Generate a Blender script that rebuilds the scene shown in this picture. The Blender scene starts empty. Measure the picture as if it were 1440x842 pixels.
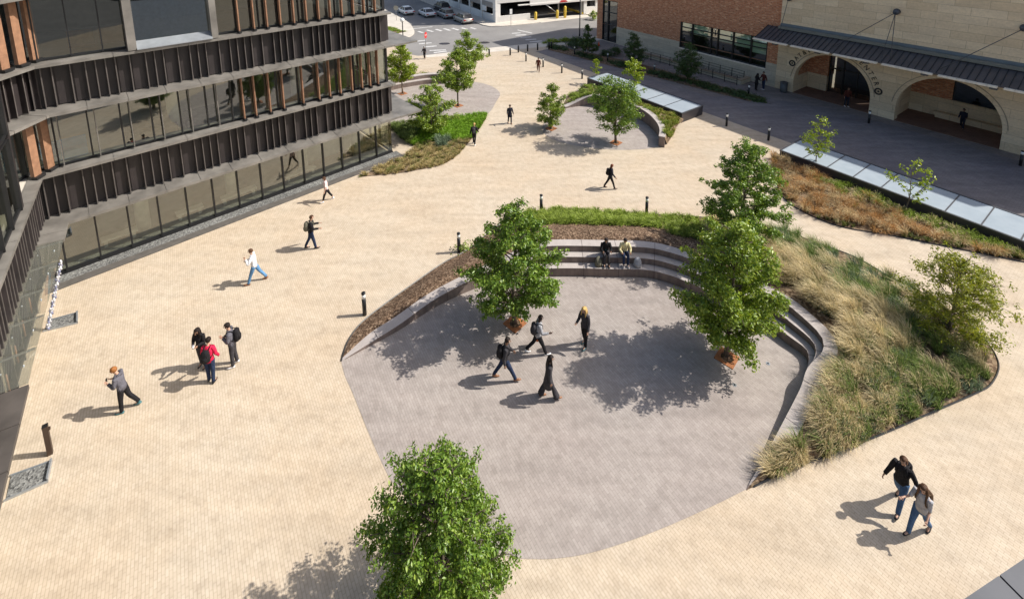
import bpy, bmesh, math, random
import numpy as np
from mathutils import Vector, Matrix
PI = math.pi
R = math.radians
scene = bpy.context.scene
COL = scene.collection
rng = np.random.default_rng(7)
random.seed(7)

# ------------------------------------------------------------------ camera
CAM_H = 16.5
PITCH, ROLL, FPX, PPY = R(9.95), R(-0.38), 680.0, 5.0
_c, _s = math.cos(PITCH), math.sin(PITCH)
FWD = Vector((0, _c, -_s)); UP0 = Vector((0, _s, _c)); RT0 = Vector((1, 0, 0))
RT = math.cos(ROLL)*RT0 + math.sin(ROLL)*UP0
UP = -math.sin(ROLL)*RT0 + math.cos(ROLL)*UP0

def at(x, y, z=0.0):
    """world point at height z seen at survey pixel (x, y) of the 1440 px plan"""
    d = FWD*FPX + RT*(x-720) + UP*(PPY-y)
    t = (z-CAM_H)/d.z
    return Vector((d.x*t, d.y*t, z))

cam = bpy.data.cameras.new('camera'); camo = bpy.data.objects.new('camera', cam); COL.objects.link(camo)
m3 = Matrix((RT, UP, -FWD)).transposed()
camo.matrix_world = Matrix.Translation((0, 0, CAM_H)) @ m3.to_4x4()
cam.sensor_fit = 'HORIZONTAL'; cam.sensor_width = 36.0; cam.lens = FPX/1440*36
cam.shift_y = -(421-PPY)/1440.0
cam.clip_start = 0.1; cam.clip_end = 3000
scene.camera = camo

# ------------------------------------------------------------------ light
SUN_EL, SUN_AZ = R(44.5), R(5.5)
sl = bpy.data.lights.new('sun', 'SUN'); so = bpy.data.objects.new('sun', sl); COL.objects.link(so)
sl.energy = 4.1; sl.angle = R(0.53); sl.color = (1.0, 0.955, 0.88)
sd = Vector((math.cos(SUN_EL)*math.cos(SUN_AZ), math.cos(SUN_EL)*math.sin(SUN_AZ), math.sin(SUN_EL)))
so.rotation_euler = sd.to_track_quat('Z', 'Y').to_euler()
so.location = (60, 10, 60)
w = bpy.data.worlds.new('World'); scene.world = w; w.use_nodes = True
nt = w.node_tree; nt.nodes.clear()
sky = nt.nodes.new('ShaderNodeTexSky'); sky.sky_type = 'NISHITA'; sky.sun_disc = False
sky.air_density = 1.0; sky.dust_density = 2.5; sky.ozone_density = .5; sky.sun_elevation = SUN_EL; sky.sun_rotation = PI/2-SUN_AZ
bg = nt.nodes.new('ShaderNodeBackground'); bg.inputs[1].default_value = 0.108
wo = nt.nodes.new('ShaderNodeOutputWorld')
nt.links.new(sky.outputs[0], bg.inputs[0]); nt.links.new(bg.outputs[0], wo.inputs[0])
scene.render.engine = 'CYCLES'
vs = scene.view_settings
vs.view_transform = 'Standard'; vs.look = 'None'; vs.exposure = 0.50; vs.gamma = 1.0; vs.use_curve_mapping = False
scene.cycles.max_bounces = 7; scene.cycles.transparent_max_bounces = 12
scene.cycles.sample_clamp_indirect = 8

# ------------------------------------------------------------------ materials
MATS = {}
class NB:
    def __init__(s, name):
        s.m = bpy.data.materials.new(name); s.m.use_nodes = True
        s.t = s.m.node_tree; s.t.nodes.clear()
        s.out = s.n('ShaderNodeOutputMaterial'); MATS[name] = s.m
    def n(s, typ, **kw):
        nd = s.t.nodes.new(typ)
        for k, v in kw.items(): setattr(nd, k, v)
        return nd
    def l(s, a, b): s.t.links.new(a, b)
    def bsdf(s, color=None, rough=.6, metal=0., spec=.5):
        b = s.n('ShaderNodeBsdfPrincipled')
        if color is not None:
            if isinstance(color, tuple): b.inputs['Base Color'].default_value = (*color, 1)
            else: s.l(color, b.inputs['Base Color'])
        if isinstance(rough, float) or isinstance(rough, int): b.inputs['Roughness'].default_value = rough
        else: s.l(rough, b.inputs['Roughness'])
        b.inputs['Metallic'].default_value = metal
        b.inputs['Specular IOR Level'].default_value = spec
        return b
    def fin(s, b): s.l(b.outputs[0], s.out.inputs[0]); return s.m
    def coord(s, rot=0., scale=(1, 1, 1), kind='Object'):
        if kind == 'World':
            g = s.n('ShaderNodeNewGeometry'); o = g.outputs['Position']
        else:
            g = s.n('ShaderNodeTexCoord'); o = g.outputs[kind]
        mp = s.n('ShaderNodeMapping'); mp.inputs['Rotation'].default_value = (0, 0, rot); mp.inputs['Scale'].default_value = scale
        s.l(o, mp.inputs[0]); return mp.outputs[0]
    def noise(s, vec, scale, detail=4., rough=.55):
        nd = s.n('ShaderNodeTexNoise'); nd.inputs['Scale'].default_value = scale
        nd.inputs['Detail'].default_value = detail; nd.inputs['Roughness'].default_value = rough
        if vec is not None: s.l(vec, nd.inputs['Vector'])
        return nd.outputs['Fac']
    def ramp(s, fac, stops):
        r = s.n('ShaderNodeValToRGB'); el = r.color_ramp.elements
        while len(el) < len(stops): el.new(.5)
        for e, (p, c) in zip(el, stops): e.position = p; e.color = (*c, 1)
        s.l(fac, r.inputs[0]); return r.outputs[0]
    def mix(s, fac, a, b, mode='MIX'):
        m = s.n('ShaderNodeMix', data_type='RGBA', blend_type=mode)
        for v, i in ((fac, 0), (a, 6), (b, 7)):
            if isinstance(v, (int, float)): m.inputs[i].default_value = v
            elif isinstance(v, tuple): m.inputs[i].default_value = (*v, 1)
            else: s.l(v, m.inputs[i])
        return m.outputs[2]
    def bump(s, h, b, strength=.3, dist=.02):
        bp = s.n('ShaderNodeBump'); bp.inputs['Strength'].default_value = strength; bp.inputs['Distance'].default_value = dist
        s.l(h, bp.inputs['Height']); s.l(bp.outputs[0], b.inputs['Normal'])

def plain(name, c, rough=.6, metal=0., var=.12, scale=3., spec=.5):
    b = NB(name); v = b.noise(b.coord(), scale)
    lo = tuple(x*(1-var) for x in c); hi = tuple(min(1, x*(1+var)) for x in c)
    return b.fin(b.bsdf(b.ramp(v, [(.3, lo), (.7, hi)]), rough, metal, spec))

def cloth(name, c, rough=.9):
    b = NB(name); co = b.coord()
    v = b.noise(co, 9.)
    bs = b.bsdf(b.ramp(v, [(.3, tuple(x*.8 for x in c)), (.7, tuple(min(1, x*1.2) for x in c))]), rough, 0, .2)
    f = b.noise(b.coord(0, (1, 1, .45)), 16., 3, .6); b.bump(f, bs, .9, .05)
    return b.fin(bs)

def pavers(name, c1, c2, joint, bw, bh, rot, tint, jw=.012, stain=.18):
    b = NB(name)
    co = b.coord(rot, kind='World')
    br = b.n('ShaderNodeTexBrick'); b.l(co, br.inputs['Vector'])
    br.inputs['Color1'].default_value = (*c1, 1); br.inputs['Color2'].default_value = (*c2, 1); br.inputs['Mortar'].default_value = (*joint, 1)
    br.inputs['Scale'].default_value = 1.0; br.inputs['Mortar Size'].default_value = jw; br.inputs['Mortar Smooth'].default_value = .3
    br.inputs['Bias'].default_value = 0.0; br.inputs['Brick Width'].default_value = bw; br.inputs['Row Height'].default_value = bh
    wv = b.coord(0, kind='World')
    n1 = b.noise(wv, .22, 5, .6)
    n2 = b.noise(b.coord(rot, (.5, 3, 1), 'World'), .6, 4, .6)
    n3 = b.noise(wv, 2.6, 4, .7)
    c = b.mix(b.ramp(n1, [(.36, (0, 0, 0)), (.68, (.8, .8, .8))]), br.outputs[0], tint, 'MULTIPLY')
    k = b.ramp(n2, [(.3, (1-stain,)*3), (.7, (1+stain*.45,)*3)])
    c = b.mix(1., c, k, 'MULTIPLY')
    k3 = b.ramp(n3, [(.28, (.86, .85, .84)), (.55, (1.03, 1.03, 1.03))])
    c = b.mix(1., c, k3, 'MULTIPLY')
    bs = b.bsdf(c, .85, 0, .25); b.bump(br.outputs['Fac'], bs, -.25, .01)
    return b.fin(bs)

ROWS = R(-125)
pavers('tan_paver', (.52, .437, .335), (.57, .487, .383), (.42, .348, .262), .21, .082, ROWS, (.955, .89, .82), .008, .12)
pavers('grey_paver', (.35, .308, .28), (.405, .36, .327), (.29, .255, .232), .27, .085, ROWS+R(4), (.90, .87, .87), .007, .15)
pavers('dark_paver', (.225, .20, .192), (.262, .235, .226), (.17, .15, .144), .3, .12, ROWS, (.8, .8, .88), .008, .22)
pavers('walk_paver', (.25, .215, .195), (.30, .262, .24), (.18, .155, .14), .3, .12, ROWS, (.8, .78, .78), .008, .2)
pavers('brown_paver', (.22, .12, .085), (.28, .16, .11), (.12, .08, .06), .3, .15, ROWS, (.8, .8, .8), .01)

def asphalt():
    b = NB('asphalt'); co = b.coord(kind='World')
    n = b.noise(co, .18, 5, .6); f = b.noise(co, 14, 3, .7)
    c = b.ramp(n, [(.3, (.20, .19, .183)), (.7, (.28, .268, .255))])
    c = b.mix(1., c, b.ramp(f, [(.3, (.85,)*3), (.7, (1.1,)*3)]), 'MULTIPLY')
    return b.fin(b.bsdf(c, .9, 0, .3))
asphalt()
plain('granite_dark', (.10, .09, .08), .8, 0, .2, 3)
plain('concrete', (.56, .51, .44), .85, 0, .12, .8)
plain('kerb_concrete', (.5, .47, .42), .85, 0, .12, 1.5)
plain('yellow_paint', (.75, .52, .06), .6)
plain('white_paint', (.72, .71, .68), .7, 0, .1, 2)
plain('road_paint', (.55, .54, .52), .8, 0, .25, 3)
plain('white_wall', (.74, .72, .68), .8, 0, .06, .4)
plain('grey_wall', (.30, .28, .26), .8, 0, .1, .5)
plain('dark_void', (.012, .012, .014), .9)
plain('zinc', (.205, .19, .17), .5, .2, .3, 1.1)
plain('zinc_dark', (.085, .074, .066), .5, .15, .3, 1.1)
plain('dark_metal', (.028, .022, .022), .5, .0, .25, 1.2)
plain('fin_metal', (.036, .029, .029), .45, .0, .25, 2.)
plain('fin_edge', (.115, .10, .092), .5, .2, .2, 2.)
plain('black_frame', (.014, .014, .015), .45)
plain('wood_fin', (.29, .155, .09), .55, 0, .22, 5)
plain('interior_wall', (.17, .155, .13), .85)
plain('interior_tan', (.46, .40, .29), .85)
plain('interior_floor', (.26, .24, .2), .7)
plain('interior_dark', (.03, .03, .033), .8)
plain('interior_white', (.62, .6, .54), .7)
plain('blue_sofa', (.03, .22, .42), .7)
plain('bollard_black', (.012, .012, .013), .38)
plain('bollard_brown', (.055, .033, .022), .5)
plain('bin_grey', (.09, .095, .1), .5, .3)
plain('rust_steel', (.33, .125, .045), .75, 0, .3, 6)
plain('canopy_roof', (.10, .092, .095), .5, .2, .15, 1.)
plain('roof_dark', (.052, .046, .05), .45, .2, .15, 1.)
plain('roof_flash', (.16, .175, .17), .5, .3, .12, 1.)
plain('cream_metal', (.84, .74, .60), .55)
plain('steel', (.35, .35, .34), .35, .8, .1)
plain('pale_steel', (.42, .45, .48), .35, .6, .1)
plain('near_wall', (.52, .57, .64), .6, 0, .1)
plain('roof_slab', (.085, .088, .098), .45, .3, .12, 2.)
plain('red_sign', (.55, .02, .02), .5)
plain('white_sign', (.8, .8, .78), .5)
plain('cone_orange', (.75, .12, .02), .6)
plain('blind_green', (.58, .78, .66), .8, 0, .06, .6)
plain('letter_dark', (.03, .025, .022), .5)
plain('mortar_dark', (.05, .035, .035), .8)

def stoneblock(name, c1, c2, joint, bw, bh, dirt):
    b = NB(name); co = b.coord(kind='UV')
    br = b.n('ShaderNodeTexBrick'); b.l(co, br.inputs['Vector'])
    br.inputs['Color1'].default_value = (*c1, 1); br.inputs['Color2'].default_value = (*c2, 1); br.inputs['Mortar'].default_value = (*joint, 1)
    br.inputs['Scale'].default_value = 1.0; br.inputs['Mortar Size'].default_value = .010; br.inputs['Mortar Smooth'].default_value = .2
    br.inputs['Brick Width'].default_value = bw; br.inputs['Row Height'].default_value = bh
    n = b.noise(b.coord(0, (.5, 2.2, 1), 'UV'), .8, 6, .65); n2 = b.noise(co, 6., 5, .7)
    c = b.mix(b.ramp(n, [(.4, (0, 0, 0)), (.75, (.75,)*3)]), br.outputs[0], dirt, 'MULTIPLY')
    c = b.mix(1., c, b.ramp(n2, [(.3, (.86,)*3), (.65, (1.06,)*3)]), 'MULTIPLY')
    bs = b.bsdf(c, .85, 0, .25); b.bump(br.outputs['Fac'], bs, -.3, .02); return b.fin(bs)
stoneblock('limestone', (.68, .53, .345), (.80, .65, .45), (.40, .31, .21), 1.9, .62, (.78, .78, .8))
stoneblock('old_limestone', (.54, .47, .355), (.65, .57, .435), (.36, .3, .23), 1.6, .5, (.62, .64, .68))
def brickwall():
    b = NB('brick'); co = b.coord(kind='UV')
    br = b.n('ShaderNodeTexBrick'); b.l(co, br.inputs['Vector'])
    br.inputs['Color1'].default_value = (.48, .18, .088, 1); br.inputs['Color2'].default_value = (.60, .27, .14, 1); br.inputs['Mortar'].default_value = (.36, .27, .2, 1)
    br.inputs['Scale'].default_value = 1.; br.inputs['Mortar Size'].default_value = .012; br.inputs['Brick Width'].default_value = .42; br.inputs['Row Height'].default_value = .14
    n = b.noise(b.coord(0, (2.4, 7, 1), 'UV'), 1., 2, .5)
    c = b.mix(b.ramp(n, [(.55, (0, 0, 0)), (.64, (.85,)*3)]), br.outputs[0], (.70, .42, .25))
    n2 = b.noise(b.coord(0, (2.4, 7, 1), 'UV'), 1.7, 2, .5)
    c = b.mix(b.ramp(n2, [(.58, (0, 0, 0)), (.66, (.8,)*3)]), c, (.18, .07, .04))
    bs = b.bsdf(c, .85, 0, .2); b.bump(br.outputs['Fac'], bs, -.2, .01); return b.fin(bs)
brickwall()

def granite():
    b = NB('granite'); co = b.coord(kind='World')
    n = b.noise(co, 1.6, 6, .7); f = b.noise(co, 40, 2, .8)
    c = b.ramp(n, [(.3, (.39, .345, .32)), (.7, (.49, .44, .41))])
    c = b.mix(1., c, b.ramp(f, [(.3, (.82,)*3), (.7, (1.12,)*3)]), 'MULTIPLY')
    return b.fin(b.bsdf(c, .75, 0, .3))
granite()
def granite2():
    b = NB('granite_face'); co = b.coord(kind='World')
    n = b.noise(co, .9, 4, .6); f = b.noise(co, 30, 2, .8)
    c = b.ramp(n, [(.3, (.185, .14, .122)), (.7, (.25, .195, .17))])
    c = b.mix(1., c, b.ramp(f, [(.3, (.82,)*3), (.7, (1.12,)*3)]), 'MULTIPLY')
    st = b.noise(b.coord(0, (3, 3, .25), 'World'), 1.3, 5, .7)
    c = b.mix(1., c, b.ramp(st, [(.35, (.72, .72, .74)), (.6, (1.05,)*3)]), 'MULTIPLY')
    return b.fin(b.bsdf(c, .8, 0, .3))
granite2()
def speck(name, cols, scale, rough=.95, bump=.6, dist=.03):
    b = NB(name); co = b.coord(kind='World')
    v = b.n('ShaderNodeTexVoronoi'); v.inputs['Scale'].default_value = scale; b.l(co, v.inputs['Vector'])
    sp = b.n('ShaderNodeSeparateColor'); b.l(v.outputs['Color'], sp.inputs[0])
    k = len(cols)
    c = b.ramp(sp.outputs[0], [((i+.5)/k, cc) for i, cc in enumerate(cols)])
    n = b.noise(co, .8, 4, .6)
    c = b.mix(1., c, b.ramp(n, [(.3, (.72,)*3), (.7, (1.15,)*3)]), 'MULTIPLY')
    bs = b.bsdf(c, rough, 0, .2); b.bump(v.outputs['Distance'], bs, bump, dist); return b.fin(bs)
speck('mulch', [(.07, .042, .026), (.14, .088, .055), (.22, .145, .095), (.10, .06, .036), (.30, .21, .14)], 16)
speck('soil', [(.10, .065, .04), (.16, .105, .065), (.2, .145, .09), (.28, .2, .13)], 9)
speck('gravel', [(.09, .09, .088), (.19, .19, .18), (.3, .3, .285), (.14, .14, .135)], 20, .8)

def glass(name, tint, refl, grz, rough=.0, wav=.0, milk=0.):
    b = NB(name)
    tr = b.n('ShaderNodeBsdfTransparent'); tr.inputs[0].default_value = (*tint, 1)
    gl = b.n('ShaderNodeBsdfGlossy'); gl.inputs['Roughness'].default_value = rough; gl.inputs[0].default_value = (.92, .96, .93, 1)
    lw = b.n('ShaderNodeLayerWeight'); lw.inputs[0].default_value = .35
    mr = b.n('ShaderNodeMapRange'); mr.inputs[3].default_value = refl; mr.inputs[4].default_value = grz
    b.l(lw.outputs['Facing'], mr.inputs[0])
    if wav:
        bp = b.n('ShaderNodeBump'); bp.inputs['Strength'].default_value = wav; bp.inputs['Distance'].default_value = .02
        b.l(b.noise(b.coord(), .7, 1), bp.inputs['Height']); b.l(bp.outputs[0], gl.inputs['Normal'])
    mx = b.n('ShaderNodeMixShader'); b.l(mr.outputs[0], mx.inputs[0]); b.l(tr.outputs[0], mx.inputs[1]); b.l(gl.outputs[0], mx.inputs[2])
    if milk:
        df = b.n('ShaderNodeBsdfDiffuse'); df.inputs[0].default_value = (.62, .62, .56, 1); m2 = b.n('ShaderNodeMixShader'); m2.inputs[0].default_value = milk
        b.l(mx.outputs[0], m2.inputs[1]); b.l(df.outputs[0], m2.inputs[2]); mx = m2
    b.l(mx.outputs[0], b.out.inputs[0]); return b.m
glass('facade_glass', (.72, .75, .66), .22, .6, 0., .12)
glass('dark_glass', (.35, .4, .42), .10, .5, 0., .1)
glass('canopy_glass', (.90, .91, .87), .16, .55, 0., 0., .08)
glass('bay_glass', (.25, .32, .40), .34, .7, 0., .1)
glass('car_glass', (.08, .09, .1), .08, .6)
def frosted():
    b = NB('frosted_glass')
    n = b.noise(b.coord(0, (1, 1, 1)), .8, 3)
    return b.fin(b.bsdf(b.ramp(n, [(.3, (.33, .385, .43)), (.7, (.40, .455, .50))]), .22, 0, .6))
frosted()
def lens():
    b = NB('lamp_lens'); return b.fin(b.bsdf((.86, .86, .82), .35))
lens()

def foliage(name, c_lo, c_mid, c_hi, trans=.30, gloss=.5):
    b = NB(name)
    a = b.n('ShaderNodeAttribute', attribute_name='rnd')
    c = b.ramp(a.outputs['Fac'], [(.0, c_lo), (.5, c_mid), (1., c_hi)])
    bs = b.bsdf(c, .38, 0, gloss)
    tl = b.n('ShaderNodeBsdfTranslucent')
    c2 = b.mix(1., c, (1.35, 1.25, .55), 'MULTIPLY'); b.l(c2, tl.inputs[0])
    mx = b.n('ShaderNodeMixShader'); mx.inputs[0].default_value = trans
    b.l(bs.outputs[0], mx.inputs[1]); b.l(tl.outputs[0], mx.inputs[2]); b.l(mx.outputs[0], b.out.inputs[0]); return b.m
foliage('leaf_green', (.07, .14, .014), (.145, .25, .03), (.33, .43, .07))
foliage('leaf_oak', (.05, .10, .024), (.105, .185, .042), (.21, .30, .085))
foliage('leaf_lime', (.13, .21, .018), (.24, .33, .025), (.38, .44, .04), .45)
foliage('leaf_fresh', (.09, .165, .015), (.20, .295, .032), (.40, .47, .08), .32)
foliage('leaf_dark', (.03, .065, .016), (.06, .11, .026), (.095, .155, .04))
foliage('leaf_olive', (.12, .165, .018), (.25, .29, .03), (.42, .43, .075), .42)
def blades():
    b = NB('grass_blades')
    a = b.n('ShaderNodeAttribute', attribute_name='col')
    bs = b.bsdf(a.outputs['Color'], .55, 0, .3)
    tl = b.n('ShaderNodeBsdfTranslucent'); b.l(a.outputs['Color'], tl.inputs[0])
    mx = b.n('ShaderNodeMixShader'); mx.inputs[0].default_value = .3
    b.l(bs.outputs[0], mx.inputs[1]); b.l(tl.outputs[0], mx.inputs[2]); b.l(mx.outputs[0], b.out.inputs[0])
blades()
plain('bark', (.13, .10, .075), .9, 0, .35, 12)
plain('bark_pale', (.22, .165, .12), .9, 0, .3, 12)

# ------------------------------------------------------------------ mesh builder
class MB:
    def __init__(s): s.v = []; s.f = []; s.mi = []; s.mats = []; s.uv = {}; s.cur = 0; s.smooth = set()
    def mat(s, name):
        if name not in s.mats: s.mats.append(name)
        s.cur = s.mats.index(name); return s
    def face(s, pts, uv=None, smooth=False):
        i0 = len(s.v); s.v += [tuple(p) for p in pts]; s._f(list(range(i0, i0+len(pts))), uv, smooth)
    def _f(s, idx, uv=None, smooth=False):
        if uv: s.uv[len(s.f)] = uv
        if smooth: s.smooth.add(len(s.f))
        s.f.append(idx); s.mi.append(s.cur)
    def hexa(s, b, t):
        """b, t: four bottom and four top points, counter-clockwise from above"""
        i = len(s.v); s.v += [tuple(p) for p in b]+[tuple(p) for p in t]
        for q in ((3, 2, 1, 0), (4, 5, 6, 7), (0, 1, 5, 4), (1, 2, 6, 5), (2, 3, 7, 6), (3, 0, 4, 7)): s._f([i+k for k in q])
    def box(s, x0, x1, y0, y1, z0, z1):
        s.hexa([(x0, y0, z0), (x1, y0, z0), (x1, y1, z0), (x0, y1, z0)], [(x0, y0, z1), (x1, y0, z1), (x1, y1, z1), (x0, y1, z1)])
    def prism(s, poly, z0, z1, cap=True):
        n = len(poly); i = len(s.v)
        if sum(poly[k][0]*poly[(k+1) % n][1]-poly[(k+1) % n][0]*poly[k][1] for k in range(n)) < 0: poly = poly[::-1]
        s.v += [(p[0], p[1], z0) for p in poly]+[(p[0], p[1], z1) for p in poly]
        for k in range(n): s._f([i+k, i+(k+1) % n, i+n+(k+1) % n, i+n+k])
        if cap: s._f([i+n+k for k in range(n)]); s._f([i+k for k in range(n)][::-1])
    def tube(s, pts, rad, sides=8, cap=True, smooth=True, squash=None, up=None):
        pts = [Vector(p) for p in pts]; n = len(pts)
        if not hasattr(rad, '__len__'): rad = [rad]*n
        i0 = len(s.v); ref = Vector(up) if up else None
        for k in range(n):
            t = (pts[min(k+1, n-1)]-pts[max(k-1, 0)]).normalized()
            if ref is None: ref = Vector((1, 0, 0)) if abs(t.x) < .8 else Vector((0, 1, 0))
            a = (ref-t*ref.dot(t)).normalized(); b = t.cross(a)
            if not up: ref = a
            sq = squash[k] if squash else 1.
            for j in range(sides):
                th = 2*PI*j/sides; s.v.append(tuple(pts[k]+a*(math.cos(th)*rad[k])+b*(math.sin(th)*rad[k]*sq)))
        for k in range(n-1):
            for j in range(sides):
                j2 = (j+1) % sides
                s._f([i0+k*sides+j, i0+k*sides+j2, i0+(k+1)*sides+j2, i0+(k+1)*sides+j], smooth=smooth)
        if cap:
            s._f([i0+j for j in range(sides)][::-1], smooth=smooth); s._f([i0+(n-1)*sides+j for j in range(sides)], smooth=smooth)
    def loft(s, secs, sides=12, smooth=True, cap=True):
        """secs: (cx, cy, z, rx, ry)"""
        i0 = len(s.v); n = len(secs)
        for (cx, cy, z, rx, ry) in secs:
            for j in range(sides):
                th = 2*PI*j/sides; s.v.append((cx+rx*math.cos(th), cy+ry*math.sin(th), z))
        for k in range(n-1):
            for j in range(sides):
                j2 = (j+1) % sides
                s._f([i0+k*sides+j, i0+k*sides+j2, i0+(k+1)*sides+j2, i0+(k+1)*sides+j], smooth=smooth)
        if cap:
            s._f([i0+j for j in range(sides)][::-1], smooth=smooth); s._f([i0+(n-1)*sides+j for j in range(sides)], smooth=smooth)
    def cyl(s, x, y, z0, z1, r, sides=16, r2=None):
        s.loft([(x, y, z0, r, r), (x, y, z1, r2 or r, r2 or r)], sides)
    def ball(s, c, r, seg=8, rings=6, keep=None):
        if not hasattr(r, '__len__'): r = (r, r, r)
        i0 = len(s.v)
        for i in range(rings+1):
            ph = PI*i/rings
            for j in range(seg):
                th = 2*PI*j/seg
                s.v.append((c[0]+r[0]*math.sin(ph)*math.cos(th), c[1]+r[1]*math.sin(ph)*math.sin(th), c[2]+r[2]*math.cos(ph)))
        for i in range(rings):
            for j in range(seg):
                j2 = (j+1) % seg; q = [i0+i*seg+j, i0+(i+1)*seg+j, i0+(i+1)*seg+j2, i0+i*seg+j2]
                if keep:
                    ce = sum((Vector(s.v[a]) for a in q), Vector())/4
                    if not keep(ce): continue
                s._f(q, smooth=True)
    def xform(s, M):
        s.v = [tuple(M @ Vector(p)) for p in s.v]; return s
    def build(s, name, mat=None, parent=None, local=False):
        off = Vector((0, 0, 0))
        if parent is not None and not local: off = WLOC.get(parent.name, Vector((0, 0, 0)))
        me = bpy.data.meshes.new(name)
        vv = [(p[0]-off.x, p[1]-off.y, p[2]-off.z) for p in s.v]
        me.from_pydata(vv, [], s.f)
        for mm in ([mat] if mat else (s.mats or ['concrete'])): me.materials.append(MATS[mm])
        if not mat:
            for p, k in zip(me.polygons, s.mi): p.material_index = k
        if s.smooth:
            for k in s.smooth: me.polygons[k].use_smooth = True
        if s.uv:
            ul = me.uv_layers.new(name='UVMap')
            for k, uvs in s.uv.items():
                for li, u in zip(me.polygons[k].loop_indices, uvs): ul.data[li].uv = u
        me.validate()
        o = bpy.data.objects.new(name, me); COL.objects.link(o)
        if parent is not None: o.parent = parent
        WLOC[o.name] = off if parent is not None else Vector((0, 0, 0))
        return o
WLOC = {}
def tag(o, label=None, cat=None, group=None, kind=None):
    for k, v in (('label', label), ('category', cat), ('group', group), ('kind', kind)):
        if v: o[k] = v
    return o
def thing(name, loc, label, cat, group=None, rz=0.):
    o = bpy.data.objects.new(name, None); COL.objects.link(o); o.empty_display_size = .3
    o.location = loc; o.rotation_euler = (0, 0, rz); WLOC[o.name] = Vector(loc)
    return tag(o, label, cat, group)
def rebase(o, loc):
    """move a top-level mesh's origin to loc"""
    loc = Vector(loc)
    o.data.transform(Matrix.Translation(-loc)); o.location = loc; return o
def children(o): return [c for c in bpy.data.objects if c.parent == o]
def copy_tree(o, parent=None, kids=None):
    c = o.copy(); COL.objects.link(c)
    if parent is not None: c.parent = parent
    for ch in children(o): copy_tree(ch, c)
    return c
def catmull(P, n=8, closed=False):
    P = [Vector(p) for p in P]; out = []; m = len(P)
    rngk = range(m) if closed else range(m-1)
    for k in rngk:
        if closed: a, b, c, d = P[(k-1) % m], P[k], P[(k+1) % m], P[(k+2) % m]
        else: a, b, c, d = P[max(k-1, 0)], P[k], P[k+1], P[min(k+2, m-1)]
        for i in range(n):
            t = i/n
            out.append(.5*((2*b)+(c-a)*t+(2*a-5*b+4*c-d)*t*t+(3*b-a-3*c+d)*t**3))
    if not closed: out.append(P[-1])
    return out
def resample(P, n):
    P = [Vector(p) for p in P]; L = [0]
    for a, b in zip(P, P[1:]): L.append(L[-1]+(b-a).length)
    out = []; k = 0
    for i in range(n):
        s = L[-1]*i/(n-1)
        while k < len(P)-2 and L[k+1] < s: k += 1
        t = (s-L[k])/max(L[k+1]-L[k], 1e-9); out.append(P[k].lerp(P[k+1], min(max(t, 0), 1)))
    return out
def pxs(lst, z=0.): return [at(x, y, z) for x, y in lst]
def sheet(name, poly, z, mat, kind='structure', thick=None):
    from mathutils.geometry import tessellate_polygon
    b = MB(); b.mat(mat)
    pts = [Vector((p[0], p[1], z)) for p in poly]
    i0 = 0; b.v = [tuple(p) for p in pts]
    for t in tessellate_polygon([pts]):
        a, c, d = (pts[k] for k in t)
        b._f(list(t) if (c-a).cross(d-a).z > 0 else list(t)[::-1])
    if thick:
        n = len(pts); b.v += [(p.x, p.y, z-thick) for p in pts]
        ccw = sum(pts[k].x*pts[(k+1) % n].y-pts[(k+1) % n].x*pts[k].y for k in range(n)) > 0
        for k in range(n):
            q = [k, n+k, n+(k+1) % n, (k+1) % n]
            b._f(q if ccw else q[::-1])
    o = b.build(name); tag(o, kind=kind); return o
def inpoly(p, poly):
    x, y = p[0], p[1]; r = False; n = len(poly)
    for i in range(n):
        x1, y1 = poly[i][0], poly[i][1]; x2, y2 = poly[i-1][0], poly[i-1][1]
        if (y1 > y) != (y2 > y) and x < (x2-x1)*(y-y1)/(y2-y1)+x1: r = not r
    return r
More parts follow.
